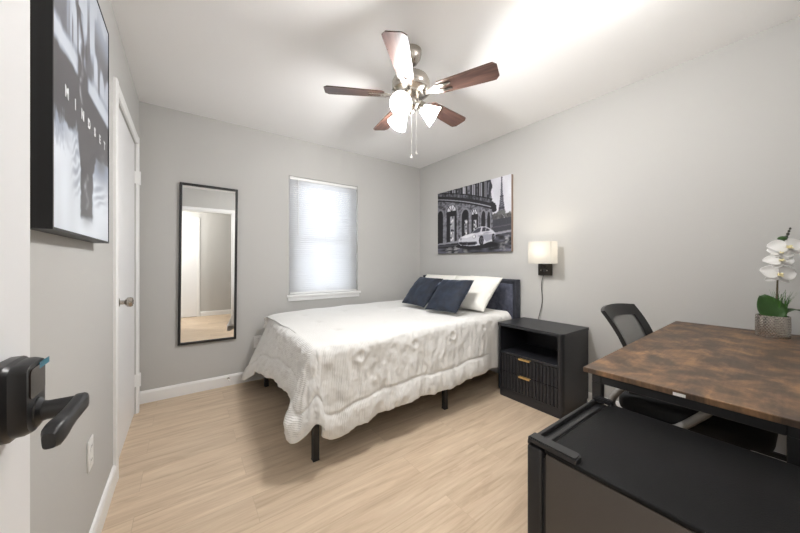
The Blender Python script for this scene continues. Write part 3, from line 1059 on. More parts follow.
# ------------------------------------------------------------------ pictures
class Paint:
    def __init__(s, w, h, base):
        s.w, s.h = w, h
        s.a = np.zeros((h, w, 3)); s.a[:] = base
        ys, xs = np.mgrid[0:h, 0:w]
        s.X = (xs + 0.5) / w; s.Y = 1 - (ys + 0.5) / h     # x right, y up, 0..1
    def mask_poly(s, pts):
        m = np.zeros((s.h, s.w), bool)
        n = len(pts)
        j = n - 1
        for i in range(n):
            xi, yi = pts[i]; xj, yj = pts[j]
            c = ((yi > s.Y) != (yj > s.Y))
            with np.errstate(divide='ignore', invalid='ignore'):
                xint = (xj - xi) * (s.Y - yi) / (yj - yi + 1e-12) + xi
            m ^= c & (s.X < xint)
            j = i
        return m
    def poly(s, pts, col, al=1.0):
        m = s.mask_poly(pts)
        s.a[m] = s.a[m] * (1 - al) + np.array(col) * al
    def ell(s, cx, cy, rx, ry, col, al=1.0, half=False):
        m = ((s.X - cx) / rx) ** 2 + ((s.Y - cy) / ry) ** 2 < 1
        if half:
            m &= s.Y >= cy
        s.a[m] = s.a[m] * (1 - al) + np.array(col) * al
    def line(s, p, q, wd, col, al=1.0):
        dx, dy = q[0] - p[0], q[1] - p[1]
        L = math.hypot(dx, dy)
        nx, ny = -dy / L * wd / 2, dx / L * wd / 2
        s.poly([(p[0] + nx, p[1] + ny), (q[0] + nx, q[1] + ny), (q[0] - nx, q[1] - ny), (p[0] - nx, p[1] - ny)], col, al)
    def blur(s, k=1):
        for _ in range(k):
            a = np.pad(s.a, ((1, 1), (1, 1), (0, 0)), 'edge')
            s.a = (a[1:-1, 1:-1] * 4 + a[:-2, 1:-1] + a[2:, 1:-1] + a[1:-1, :-2] + a[1:-1, 2:]) / 8
    def noise(s, amp, seed=0):
        g = np.random.RandomState(seed).randn(s.h, s.w, 1)
        s.a = np.clip(s.a + g * amp, 0, 1)

def smooth_noise(h, w, gy, gx, seed):
    r = np.random.RandomState(seed).rand(gy + 2, gx + 2)
    yy = np.linspace(0, gy, h); xx = np.linspace(0, gx, w)
    y0 = yy.astype(int); x0 = xx.astype(int)
    fy = (yy - y0)[:, None]; fx = (xx - x0)[None, :]
    fy = fy * fy * (3 - 2 * fy); fx = fx * fx * (3 - 2 * fx)
    A = r[np.ix_(y0, x0)]; B = r[np.ix_(y0, x0 + 1)]; Cc = r[np.ix_(y0 + 1, x0)]; D = r[np.ix_(y0 + 1, x0 + 1)]
    return (A * (1 - fx) + B * fx) * (1 - fy) + (Cc * (1 - fx) + D * fx) * fy

def print_sheet(name, paint, plane, mat, parent):
    """grid of points coloured from the painting; plane(u,v)->Vector with u right, v up. It carries its colours as a point attribute."""
    h, w = paint.h, paint.w
    bm = new_bm()
    vs = [[bm.verts.new(plane((i + 0.0) / (w - 1), 1 - j / (h - 1))) for i in range(w)] for j in range(h)]
    for j in range(h - 1):
        for i in range(w - 1):
            bm.faces.new((vs[j][i], vs[j + 1][i], vs[j + 1][i + 1], vs[j][i + 1]))
    bm.verts.index_update()
    o = obj(name, bm, mat, parent, smooth=False, recalc=False)
    lin = np.where(paint.a <= 0.04045, paint.a / 12.92, ((paint.a + 0.055) / 1.055) ** 2.4)
    col = np.ones((h * w, 4), np.float32); col[:, :3] = lin.reshape(-1, 3)
    at = o.data.attributes.new('print', 'FLOAT_COLOR', 'POINT')
    at.data.foreach_set('color', col.ravel())
    return o

# --- city street print on the headboard wall (u runs from the window wall towards the desk)
def street_painting():
    W, Hh = 270, 195
    p = Paint(W, Hh, (0.86, 0.86, 0.88))
    D = (0.13, 0.13, 0.15); K = (0.06, 0.06, 0.08); G = (0.36, 0.36, 0.39); Lt = (0.66, 0.66, 0.69); Wt = (0.86, 0.86, 0.89)
    cl = smooth_noise(Hh, W, 5, 5, 17)[..., None]
    p.a = np.array((0.80, 0.80, 0.83)) + 0.10 * cl
    # lattice tower
    tx = 0.835
    def tw(y):
        return 0.010 + 0.060 * max(0.0, (1.0 - y) / 0.52) ** 2.2
    ys = np.linspace(0.46, 1.0, 30)
    p.poly([(tx - tw(y), y) for y in ys] + [(tx + tw(y), y) for y in ys[::-1]], (0.46, 0.46, 0.50))
    for k in range(18):
        y = 0.47 + k * 0.03
        p.line((tx - tw(y), y), (tx + tw(y + 0.03), y + 0.03), 0.006, (0.22, 0.22, 0.26)); p.line((tx + tw(y), y), (tx - tw(y + 0.03), y + 0.03), 0.006, (0.22, 0.22, 0.26))
    p.line((tx - 0.028, 0.74), (tx + 0.028, 0.74), 0.02, (0.24, 0.24, 0.28)); p.line((tx - 0.05, 0.585), (tx + 0.05, 0.585), 0.024, (0.22, 0.22, 0.26))
    p.ell(tx, 0.455, 0.035, 0.09, (0.66, 0.66, 0.70), 1, True)
    # distant trees and embankment
    for k in range(60):
        q = np.random.RandomState(k).rand(3)
        x = 0.69 + 0.32 * q[0]
        p.ell(x, 0.43 + 0.09 * q[1] * (1.3 - abs(x - 0.84) * 4), 0.022, 0.024, (0.24 + 0.22 * q[2],) * 3)
    p.poly([(0.66, 0.22), (1, 0.24), (1, 0.45), (0.66, 0.44)], (0.25, 0.25, 0.28))
    p.poly([(0.70, 0.33), (1, 0.345), (1, 0.36), (0.70, 0.345)], (0.34, 0.34, 0.37))
    # facade receding to the right: cornice line runs from 0.93 down to 0.64
    def cor(u):
        return 0.93 - 0.415 * u
    def stone(u):
        return cor(u)
    p.poly([(0, 0.14), (0, 1.0), (0.60, 1.0), (0.66, 0.98), (0.675, 0.78), (0.69, 0.64), (0.70, 0.22)], (0.42, 0.42, 0.45))
    tex = smooth_noise(Hh, W, 46, 60, 3)[..., None]
    mk = p.mask_poly([(0, 0.14), (0, 1.0), (0.60, 1.0), (0.66, 0.98), (0.675, 0.78), (0.69, 0.64), (0.70, 0.22)])[..., None]
    p.a = np.where(mk, np.clip(p.a * (0.45 + 1.0 * tex), 0, 1), p.a)
    # upper floor: tall pale windows between dark shutters
    for u, w in ((0.16, 0.035), (0.285, 0.034), (0.405, 0.04), (0.50, 0.036), (0.575, 0.03)):
        y0 = cor(u) + 0.07
        p.poly([(u - 0.022, y0), (u + w + 0.02, y0 - 0.01), (u + w + 0.02, 1), (u - 0.022, 1)], D)
        p.poly([(u, y0 + 0.01), (u + w, y0), (u + w, 0.985), (u, 1)], Lt if u != 0.285 else Wt)
        p.line((u + w / 2, y0), (u + w / 2, 1.0), 0.006, D)
    p.poly([(0.60, 0.76), (0.64, 0.74), (0.69, 0.90), (0.66, 1.0), (0.60, 1.0)], (0.20, 0.20, 0.23)); p.poly([(0.615, 0.80), (0.63, 0.80), (0.645, 0.97), (0.625, 0.97)], (0.48, 0.48, 0.52))
    # balcony railing and cornices
    for k in range(40):
        u = k * 0.017
        p.line((u, cor(u)), (u, cor(u) + 0.075), 0.005, K)
    p.line((0, cor(0) + 0.078), (0.69, cor(0.69) + 0.078), 0.012, K); p.line((0, cor(0)), (0.70, cor(0.70)), 0.040, D); p.line((0, cor(0) - 0.03), (0.70, cor(0.70) - 0.03), 0.012, Lt); p.line((0, cor(0) - 0.05), (0.70, cor(0.70) - 0.05), 0.018, K)
    for (x, y, r) in ((0.70, 0.63, 0.03), (0.725, 0.61, 0.028), (0.71, 0.58, 0.03), (0.735, 0.575, 0.02), (0.69, 0.66, 0.024), (0.72, 0.645, 0.018)):
        p.ell(x, y, r, r * 1.3, D)
    # arcade of tall arches
    for k, (u, w, ys_) in enumerate(((0.0, 0.055, 0.62), (0.095, 0.115, 0.655), (0.275, 0.085, 0.565), (0.395, 0.085, 0.545), (0.53, 0.055, 0.50), (0.615, 0.04, 0.475))):
        y0 = 0.165 + 0.07 * u
        hh = 0.11 if k == 1 else 0.085
        # pale stone surround, then the opening
        p.ell(u + w / 2, ys_, w / 2 + 0.018, hh + 0.028, (0.58, 0.58, 0.61), 0.8, True)
        for q in (u - 0.018, u + w + 0.004):
            p.poly([(q, y0), (q + 0.014, y0), (q + 0.014, ys_), (q, ys_)], (0.58, 0.58, 0.61), 0.65)
        p.poly([(u, y0), (u + w, y0), (u + w, ys_), (u, ys_)], (0.10, 0.10, 0.12))
        p.ell(u + w / 2, ys_, w / 2, hh, (0.10, 0.10, 0.12), 1, True)
        if k in (1, 3):
            p.ell(u + w / 2, ys_ + 0.012, w / 2 * 0.86, hh * 0.84, Wt, 1, True)
            for t in (-0.5, 0, 0.5):
                p.line((u + w / 2, ys_), (u + w / 2 + t * w * 0.8, ys_ + hh), 0.006, D)
        if k in (1, 2, 3):
            p.poly([(u + w * 0.38, y0 + 0.02), (u + w * 0.78, y0 + 0.02), (u + w * 0.78, ys_ - 0.07), (u + w * 0.38, ys_ - 0.07)], Lt)
            rs = np.random.RandomState(40 + k)
            for _ in range(16):
                q = rs.rand(3)
                p.ell(u + w * (0.42 + 0.32 * q[0]), y0 + 0.03 + (ys_ - y0 - 0.12) * q[1], 0.008, 0.018, (0.95,) * 3 if q[2] > 0.45 else D, 0.8)
        if k in (0, 1):
            for q in range(5):
                p.line((u - 0.035, 0.24 + q * 0.085), (u - 0.02, 0.24 + q * 0.085), 0.03, (0.62, 0.62, 0.66), 0.5)
    for q in range(7):
        for (ua, ub) in ((0.225, 0.262), (0.492, 0.512), (0.595, 0.606)):
            p.line((ua, 0.22 + q * 0.06), (ub, 0.22 + q * 0.06), 0.005, D, 0.7)
    # wet street
    p.poly([(0, 0), (1, 0), (1, 0.25), (0.70, 0.25), (0, 0.165)], (0.26, 0.26, 0.29))
    stx = smooth_noise(Hh, W, 40, 12, 8)[..., None]
    mk = p.mask_poly([(0, 0), (1, 0), (1, 0.25), (0.70, 0.25), (0, 0.165)])[..., None]
    p.a = np.where(mk, np.clip(p.a * (0.25 + 1.6 * stx), 0, 1), p.a)
    p.poly([(0, 0.145), (0.26, 0.165), (0.22, 0.195), (0, 0.17)], (0.58, 0.58, 0.61)); p.line((0, 0.14), (0.25, 0.16), 0.008, K)
    for (x, w, y0, y1, c) in ((0.10, 0.05, 0.01, 0.10, 0.62), (0.19, 0.04, 0.0, 0.12, 0.70), (0.31, 0.03, 0.01, 0.09, 0.55), (0.80, 0.09, 0.02, 0.16, 0.58), (0.90, 0.05, 0.10, 0.22, 0.66)):
        rs = np.random.RandomState(int(x * 100))
        for _ in range(12):
            q = rs.rand(2)
            p.ell(x + w * q[0], y0 + (y1 - y0) * q[1], 0.022, 0.010, (c,) * 3, 0.55)
    p.poly([(0.72, 0.235), (1, 0.255), (1, 0.285), (0.72, 0.265)], (0.60, 0.60, 0.63))
    # pale low sports car, three-quarter front view
    p.ell(0.49, 0.105, 0.29, 0.045, K)
    body = [(0.232, 0.15), (0.236, 0.21), (0.262, 0.245), (0.32, 0.27), (0.395, 0.285), (0.43, 0.325), (0.475, 0.358), (0.53, 0.37), (0.59, 0.362), (0.65, 0.33), (0.70, 0.295), (0.732, 0.265), (0.735, 0.20), (0.71, 0.155), (0.62, 0.14), (0.55, 0.115), (0.47, 0.105), (0.36, 0.105), (0.26, 0.12)]
    p.poly(body, (0.80, 0.80, 0.83))
    p.poly([(0.26, 0.245), (0.32, 0.268), (0.395, 0.283), (0.45, 0.285), (0.42, 0.25), (0.33, 0.225)], (0.90, 0.90, 0.92))
    p.poly([(0.402, 0.288), (0.438, 0.325), (0.478, 0.35), (0.527, 0.358), (0.515, 0.30), (0.47, 0.285)], (0.26, 0.26, 0.30))
    p.poly([(0.535, 0.30), (0.545, 0.355), (0.585, 0.352), (0.655, 0.31), (0.64, 0.298)], (0.22, 0.22, 0.26)); p.line((0.59, 0.30), (0.598, 0.352), 0.007, (0.75, 0.75, 0.78))
    p.poly([(0.235, 0.15), (0.24, 0.175), (0.36, 0.165), (0.46, 0.165), (0.475, 0.135), (0.44, 0.112), (0.28, 0.118)], (0.30, 0.30, 0.33)); p.poly([(0.25, 0.135), (0.33, 0.125), (0.33, 0.15), (0.25, 0.16)], K); p.poly([(0.35, 0.124), (0.45, 0.128), (0.45, 0.15), (0.35, 0.15)], K)
    p.poly([(0.47, 0.24), (0.60, 0.285), (0.73, 0.25), (0.735, 0.20), (0.60, 0.15), (0.56, 0.2)], (0.56, 0.56, 0.61), 0.75)
    p.line((0.50, 0.262), (0.715, 0.255), 0.008, (0.86, 0.86, 0.88))
    p.ell(0.432, 0.235, 0.022, 0.027, (0.45, 0.45, 0.49)); p.ell(0.430, 0.236, 0.016, 0.020, (0.93, 0.93, 0.95)); p.ell(0.262, 0.215, 0.011, 0.02, (0.55, 0.55, 0.58))
    for cx, cy, rx, ry in ((0.528, 0.172, 0.034, 0.068), (0.703, 0.20, 0.022, 0.055)):
        p.ell(cx, cy, rx, ry, K); p.ell(cx + 0.003, cy, rx * 0.66, ry * 0.68, (0.36, 0.36, 0.39))
        for t in range(5):
            a = 2 * math.pi * t / 5 + 0.3
            p.line((cx + 0.003, cy), (cx + 0.003 + rx * 0.6 * math.cos(a), cy + ry * 0.62 * math.sin(a)), 0.005, K)
    # even out the spacing along the wall
    uu = (np.arange(W) + 0.5) / W
    ff = 2.928 * uu / (3.78 - 0.852 * uu)
    src = 0.2646 * ff / (0.3415 - 0.0769 * ff)
    p.a = p.a[:, np.clip((src * W).astype(int), 0, W - 1)]
    p.blur(1)
    p.noise(0.015, 4)
    p.a = np.clip((p.a - 0.03) * 1.0, 0.03, 0.90)
    return p

AY0, AY1, AZ0, AZ1, AX = 2.785, 1.735, 1.250, 2.012, 2.600
cv = thing('canvas_print', 'black and white canvas of a sports car on a city street above the headboard', 'picture', (2.615, 2.26, AZ0))
bm = new_bm()
box(bm, AX + 0.0006, XR - 0.001, AY1, AY0, AZ0, AZ1, 0.001, 1)
obj('stretcher_canvas', bm, M['canvas_edge'], cv)
print_sheet('printed_face', street_painting(), lambda u, v: Vector((AX, AY0 + (AY1 - AY0) * u, AZ0 + (AZ1 - AZ0) * v)), M['print'], cv)

# --- framed poster on the left wall
def reflection_painting():
    p = Paint(150, 210, (0.80, 0.83, 0.88))
    h, w = p.h, p.w
    nz = smooth_noise(h, w, 26, 14, 5)
    fine = smooth_noise(h, w, 60, 40, 15)
    nv = smooth_noise(h, w, 6, 30, 6)
    X, Y = p.X, p.Y
    white = np.array((0.88, 0.91, 0.95)); grey = np.array((0.30, 0.295, 0.315)); blue = np.array((0.58, 0.65, 0.76)); dk = np.array((0.23, 0.23, 0.25))
    def st(e0, e1, t):
        t = np.clip((t - e0) / (e1 - e0), 0, 1)
        return t * t * (3 - 2 * t)
    # dark band across the middle with a ragged lower edge
    edge = 0.335 + 0.05 * (nz - 0.5) + 0.03 * (fine - 0.5) + 0.05 * st(0.35, 0.62, X) * (X < 0.66) * 0 
    d = st(edge - 0.025, edge + 0.025, Y)
    # pale shore line seen on both sides of a dark shape
    band = st(0.535, 0.56, Y + 0.02 * (nz - 0.5)) * (1 - st(0.60, 0.645, Y + 0.03 * (nz - 0.5)))
    band *= 1 - st(0.58, 0.63, X) * (1 - st(0.74, 0.78, X))
    d = d * (1 - 0.9 * band)
    # above: dark block on the left, upright pale and dark streaks on the right
    up = st(0.60, 0.65, Y)
    left = 1 - st(0.36 + 0.10 * (nv - 0.5), 0.50, X)
    streak = st(0.45, 0.62, nv)
    dens = np.clip(0.85 * left + (1 - left) * (0.15 + 0.75 * streak * (1 - st(0.78, 1.0, Y))), 0, 1)
    d = d * (1 - up) + up * dens
    tail = np.exp(-(((X - 0.66 - 0.03 * np.sin(Y * 30)) / 0.035) ** 2)) * (Y > 0.5) * (Y < 0.80)
    d = np.clip(d + tail * 0.9, 0, 1)
    # below: tall narrow reflection
    hw = 0.085 + 0.05 * st(0.22, 0.36, Y) + 0.016 * (fine - 0.5)
    fig = (1 - st(hw - 0.008, hw + 0.012, np.abs(X - 0.735))) * st(0.045 + 0.02 * nz, 0.065 + 0.02 * nz, Y)
    fig2 = (1 - st(0.0, 0.16, np.abs(X - 0.93 + 0.3 * (0.36 - Y)))) * st(0.20, 0.33, Y) * 0.8
    wisps = (0.5 + 0.5 * np.sin(Y * 150 - X * 60 + 5 * nz)) * np.exp(-((np.abs(X - 0.735) - 0.16) / 0.07) ** 2) * st(0.10, 0.2, Y) * 0.45
    left_w = st(0.26, 0.34, Y + 0.05 * fine) * (1 - st(0.0, 0.5, X - 0.10)) * 0.5
    low = np.clip(np.maximum.reduce([fig, fig2, wisps, left_w]), 0, 1)
    d = np.where(Y < edge + 0.03, np.maximum(d, low), d)[..., None]
    p.a = white * (1 - d) + grey * d
    mid = np.clip(1 - np.abs(d - 0.5) * 2, 0, 1)
    p.a = p.a * (1 - 0.5 * mid) + blue * 0.5 * mid
    p.a *= (0.95 + 0.10 * smooth_noise(h, w, 8, 6, 21))[..., None]
    m = (np.exp(-(((X - 0.735 - 0.02 * np.sin(Y * 60)) / 0.018) ** 2)) * (Y > 0.10) * (Y < 0.24) * fine)[..., None]
    p.a = p.a * (1 - 0.75 * m) + white * 0.75 * m
    m = (np.exp(-(((X - 0.655 - 0.02 * np.sin(Y * 45)) / 0.014) ** 2)) * (Y > 0.47) * (Y < 0.70) * fine)[..., None]
    p.a = p.a * (1 - 0.8 * m) + white * 0.8 * m
    m = (np.exp(-(((X - 0.735) / 0.07) ** 2 + ((Y - 0.09) / 0.04) ** 2)))[..., None] * 0.5
    p.a = p.a * (1 - m) + dk * m
    uu = (np.arange(w) + 0.5) / w
    ff = 1.22 * uu / (0.70 + 0.52 * uu)
    src = 1.43 * ff / (0.82 + 0.61 * ff)
    p.a = p.a[:, np.clip((src * w).astype(int), 0, w - 1)]
    p.a = np.clip(p.a, 0, 1)
    return p

PX, PY0, PY1, PZ0, PZ1 = -0.255, 1.050, 1.690, 1.216, 2.075
po = thing('framed_poster', 'framed poster with white MINDSET lettering on the left wall beside the open door', 'picture', (-0.275, 1.37, PZ0))
bm = new_bm()
box(bm, XL + 0.001, PX - 0.0012, PY0 + 0.004, PY1 - 0.004, PZ0 + 0.004, PZ1 - 0.004)
fw = 0.006
box(bm, XL + 0.001, PX + 0.002, PY0 - 0.001, PY0 + fw, PZ0, PZ1); box(bm, XL + 0.001, PX + 0.002, PY1 - fw, PY1 + 0.001, PZ0, PZ1)
box(bm, XL + 0.001, PX + 0.002, PY0 + fw, PY1 - fw, PZ0, PZ0 + fw); box(bm, XL + 0.001, PX + 0.002, PY0 + fw, PY1 - fw, PZ1 - fw, PZ1)
obj('poster_frame', bm, M['black_metal'], po, smooth=False)
ps = print_sheet('poster_print', reflection_painting(), lambda u, v: Vector((PX, PY0 + fw + (PY1 - PY0 - 2 * fw) * u, PZ0 + fw + (PZ1 - PZ0 - 2 * fw) * v)), M['poster'], po)
for k, ch in enumerate('MINDSET'):
    cu = bpy.data.curves.new('lettering', 'FONT')
    cu.body = ch; cu.size = 0.040; cu.align_x = 'CENTER'; cu.offset = 0.0022; cu.extrude = 0.0002
    to = bpy.data.objects.new('lettering_source', cu)
    COL.objects.link(to)
    dg = bpy.context.evaluated_depsgraph_get()
    me = bpy.data.meshes.new_from_object(to.evaluated_get(dg))
    COL.objects.unlink(to); bpy.data.objects.remove(to)
    b2 = new_bm(); b2.from_mesh(me); bpy.data.meshes.remove(me)
    yy = 1.158 + k * 0.0755
    b2.transform(Matrix.Translation((PX + 0.0008, yy, 1.575 + 0.0005 * k)) @ Matrix(((0, 0, 1, 0), (1, 0, 0, 0), (0, 1, 0, 0), (0, 0, 0, 1))))
    obj('letter', b2, M['letter'], ps, smooth=False)

# ------------------------------------------------------------------ ceiling fan
FXC, FYC, FZB = 1.128, 1.450, 2.165
fan = thing('ceiling_fan', 'five-blade ceiling fan with dark wood blades and three lit glass shades', 'ceiling fan', (FXC, FYC, H))
bm = new_bm(); lathe(bm, [(0.0001, H - 0.0005), (0.066, H - 0.0005), (0.066, H - 0.02), (0.060, H - 0.045), (0.040, H - 0.075), (0.020, H - 0.088), (0.0001, H - 0.088)], FXC, FYC, 36); obj('canopy', bm, M['nickel'], fan)
bm = new_bm(); tube(bm, [(FXC, FYC, H - 0.08), (FXC, FYC, 2.29)], 0.013, 16); lathe(bm, [(0.0001, 2.315), (0.022, 2.315), (0.030, 2.295), (0.0001, 2.295)], FXC, FYC, 24); obj('downrod', bm, M['nickel'], fan)
bm = new_bm(); lathe(bm, [(0.0001, 2.298), (0.035, 2.297), (0.075, 2.287), (0.105, 2.268), (0.116, 2.245), (0.116, 2.215), (0.112, 2.208), (0.112, 2.202), (0.118, 2.196), (0.118, 2.186), (0.100, 2.172), (0.070, 2.160), (0.0001, 2.158)], FXC, FYC, 48); obj('motor_housing', bm, M['nickel'], fan)
for k in range(5):
    ang = math.radians(223.6 + 72 * k)
    Mb = Matrix.Translation((FXC, FYC, FZB)) @ Matrix.Rotation(ang, 4, 'Z') @ Matrix.Rotation(math.radians(-11), 4, 'X')
    bm = new_bm()
    r0, r1 = 0.165, 0.520
    outline = []
    def half_w(r):
        t = (r - r0) / (r1 - r0)
        return 0.046 + 0.015 * min(1, t * 1.15)
    N = 18
    top = []
    for q in range(N + 1):
        r = r0 + (r1 - r0) * q / N
        w = half_w(r)
        if r1 - r < 0.022:
            w -= 0.022 - math.sqrt(max(0, 0.022 ** 2 - (0.022 - (r1 - r)) ** 2))
        if r - r0 < 0.015:
            w -= 0.015 - math.sqrt(max(0, 0.015 ** 2 - (0.015 - (r - r0)) ** 2))
        top.append((r, w))
    poly = [(a, b) for a, b in top] + [(a, -b) for a, b in reversed(top)]
    vv = prism(bm, poly, -0.003, 0.003)
    grain = [(v.co.x + k * 3.7, v.co.y, 0) for v in bm.verts]
    bm.transform(Mb)
    bm.verts.index_update()
    b_ = obj('blade', bm, M['blade'], fan, angle=40)
    at = b_.data.attributes.new('grain', 'FLOAT_VECTOR', 'POINT')
    at.data.foreach_set('vector', np.array(grain, dtype=np.float32).ravel())
    bm = new_bm()
    # bracket: arm from the hub, opening into a flat two-pronged plate under the blade
    prism(bm, [(0.085, -0.016), (0.13, -0.012), (0.155, -0.030), (0.255, -0.028), (0.262, -0.022), (0.255, -0.015), (0.19, -0.012), (0.185, 0.0), (0.19, 0.012), (0.255, 0.015), (0.262, 0.022), (0.255, 0.028), (0.155, 0.030), (0.13, 0.012), (0.085, 0.016)], -0.0085, -0.0032)
    for (sx, sy) in ((0.245, 0.021), (0.245, -0.021), (0.175, 0.0)):
        lathe(bm, [(0.0001, -0.0115), (0.005, -0.0105), (0.005, -0.0085), (0.0001, -0.0085)], sx, sy, 10)
    bm.transform(Mb)
    obj('blade_bracket', bm, M['nickel'], b_)
bm = new_bm(); lathe(bm, [(0.0001, 2.160), (0.050, 2.160), (0.052, 2.140), (0.058, 2.125), (0.058, 2.105), (0.045, 2.085), (0.022, 2.072), (0.016, 2.058), (0.008, 2.050), (0.0001, 2.048)], FXC, FYC, 36); kit = obj('light_kit', bm, M['nickel'], fan)
for k, a in enumerate((210, 330, 90)):
    a = math.radians(a)
    dirv = Vector((math.cos(a), math.sin(a), 0))
    tiltm = Matrix.Translation(Vector((FXC, FYC, 2.098)) + dirv * 0.062) @ Matrix.Rotation(a, 4, 'Z') @ Matrix.Rotation(math.radians(180 - 58), 4, 'Y')
    bm = new_bm()
    lathe(bm, [(0.0001, -0.028), (0.012, -0.028), (0.013, -0.004), (0.022, 0.0), (0.026, 0.012), (0.026, 0.026), (0.0001, 0.026)], n=24, mat=tiltm)
    obj('lamp_socket', bm, M['nickel'], kit)
    bm = new_bm()
    lathe(bm, [(0.026, 0.014), (0.030, 0.022), (0.037, 0.040), (0.046, 0.062), (0.054, 0.082), (0.061, 0.098), (0.066, 0.106)], n=40, mat=tiltm, cap=False)
    obj('glass_shade', bm, M['frost'], kit)
    bm = new_bm()
    lathe(bm, [(0.0001, 0.026), (0.012, 0.028), (0.015, 0.033), (0.017, 0.039), (0.016, 0.045), (0.010, 0.050), (0.0001, 0.052)], n=24, mat=tiltm)
    obj('bulb', bm, M['bulb'], kit)
    ld = bpy.data.lights.new('fan_light', 'POINT'); ld.energy = FAN_W; ld.color = (1.0, 0.99, 0.985); ld.shadow_soft_size = 0.042
    lo = bpy.data.objects.new('fan_light', ld); COL.objects.link(lo)
    lo.parent = fan; lo.location = (tiltm @ Vector((0, 0, 0.072))) - WORLD[fan.name]
for (ox, oy, zend) in ((-0.022, -0.034, 1.788), (0.010, -0.040, 1.815)):
    bm = new_bm()
    nb = 90
    z0 = 2.085
    for q in range(nb):
        z = z0 - (z0 - zend) * q / nb
        bmesh.ops.create_icosphere(bm, subdivisions=1, radius=0.0019, matrix=Matrix.Translation((FXC + ox, FYC + oy, z)))
    tube(bm, [(FXC + ox, FYC + oy, z0), (FXC + ox, FYC + oy, zend)], 0.0009, 6)
    pc = obj('pull_chain', bm, M['chain'], fan)
    bm = new_bm()
    lathe(bm, [(0.0001, zend + 0.004), (0.003, zend + 0.003), (0.0035, zend - 0.006), (0.0075, zend - 0.014), (0.0075, zend - 0.02), (0.0001, zend - 0.023)], FXC + ox, FYC + oy, 14)
    obj('chain_pull', bm, M['chain'], pc)

# ------------------------------------------------------------------ desk
DX0, DX1, DYa, DYb, DT = 1.180, 2.608, -0.012, 0.492, 0.757
dk = thing('desk', 'rustic brown desk with a black metal frame against the right wall', 'desk', ((DX0 + DX1) / 2, 0.24, 0))
bm = new_bm(); box(bm, DX0, DX1, DYa, DYb, DT - 0.018, DT, 0.0015, 1); top_ = obj('desk_top', bm, M['rustic'], dk)
ft = 0.030
lx0, lx1, ly0, ly1 = DX0 + 0.012, DX1 - 0.05, DYa + 0.020, DYb - 0.024
bm = new_bm()
zt_ = DT - 0.0185
box(bm, lx0, lx1, ly0, ly0 + ft, zt_ - ft, zt_, 0.002, 1); box(bm, lx0, lx1, ly1 - ft, ly1, zt_ - ft, zt_, 0.002, 1)
box(bm, lx0, lx0 + ft, ly0 + ft, ly1 - ft, zt_ - ft, zt_, 0.002, 1); box(bm, lx1 - ft, lx1, ly0 + ft, ly1 - ft, zt_ - ft, zt_, 0.002, 1)
box(bm, lx0 + 0.004, lx0 + ft - 0.004, ly0 + ft, ly1 - ft, 0.10, 0.125)
box(bm, lx1 - ft + 0.004, lx1 - 0.004, ly0 + ft, ly1 - ft, 0.10, 0.125)
obj('desk_frame', bm, M['black_metal'], dk)
for lx in (lx0, lx1 - ft):
    for ly in (ly0, ly1 - ft):
        bm = new_bm(); box(bm, lx, lx + ft, ly, ly + ft, 0.008, zt_ - ft + 0.001, 0.002, 1); lg = obj('leg', bm, M['black_metal'], dk)
        bm = new_bm(); lathe(bm, [(0.0001, 0), (0.016, 0), (0.016, 0.006), (0.008, 0.009), (0.0001, 0.009)], lx + ft / 2, ly + ft / 2, 16); obj('foot_cap', bm, M['black_plastic'], lg)
bm = new_bm(); box(bm, DX0 - 0.0008, DX0 + 0.001, 0.218, 0.246, DT - 0.016, DT - 0.007); obj('sticker', bm, M['tag'], top_)
# the desk stands very slightly askew to the wall
pv = Vector((DX0, DYb, 0)); dz_ = math.radians(1.4)
dk.location = pv + Matrix.Rotation(dz_, 3, 'Z') @ (Vector(dk.location) - pv)
dk.rotation_euler = (0, 0, dz_)

# ------------------------------------------------------------------ mini fridge
RX0, RX1, RYa, RYb, RZ = 0.728, 1.135, -0.02, 0.392, 0.674
fg = thing('mini_fridge', 'black compact fridge standing at the near end of the desk', 'mini fridge', ((RX0 + RX1) / 2, 0.2, 0))
bm = new_bm(); box(bm, RX0, RX1, RYa, RYb, 0.02, RZ - 0.014, 0.006, 2); obj('cabinet', bm, M['fridge_side'], fg)
bm = new_bm(); box(bm, RX0 - 0.002, RX1 + 0.002, RYa - 0.0, RYb + 0.001, RZ - 0.0139, RZ - 0.001, 0.005, 3); obj('top_cover', bm, M['fridge'], fg)
bm = new_bm()
box(bm, RX0 - 0.004, RX1 + 0.004, RYb + 0.007, RYb + 0.046, 0.03, RZ - 0.010, 0.006, 3)
box(bm, RX0 + 0.006, RX1 - 0.006, RYb + 0.001, RYb + 0.007, 0.04, RZ - 0.03)
fd = obj('door', bm, M['black_plastic'], fg)
bm = new_bm()
box(bm, RX0 + 0.05, RX1 - 0.05, RYb + 0.010, RYb + 0.022, RZ - 0.0105, RZ - 0.004, 0.002, 1)
box(bm, RX0 - 0.002, RX1 + 0.002, RYb + 0.036, RYb + 0.046, RZ - 0.0105, RZ + 0.002, 0.003, 2)
obj('door_cap', bm, M['black_plastic'], fd)
for xx in (RX0 - 0.004, RX1 - 0.030):
    bm = new_bm()
    prism(bm, rounded_rect(xx + (0.0 if xx < RX0 else 0.012), xx + 0.034, RYb - (0.075 if xx < RX0 else 0.012), RYb + 0.044, (0.006, 0.010, 0.004, 0.004), 4), RZ - 0.001, RZ + 0.012)
    es = [e for e in bm.edges if all(abs(v.co.z - RZ - 0.012) < 1e-4 for v in e.verts)]
    bmesh.ops.bevel(bm, geom=es, offset=0.003, segments=2, affect='EDGES')
    obj('hinge_cover', bm, M['black_plastic'], fg)
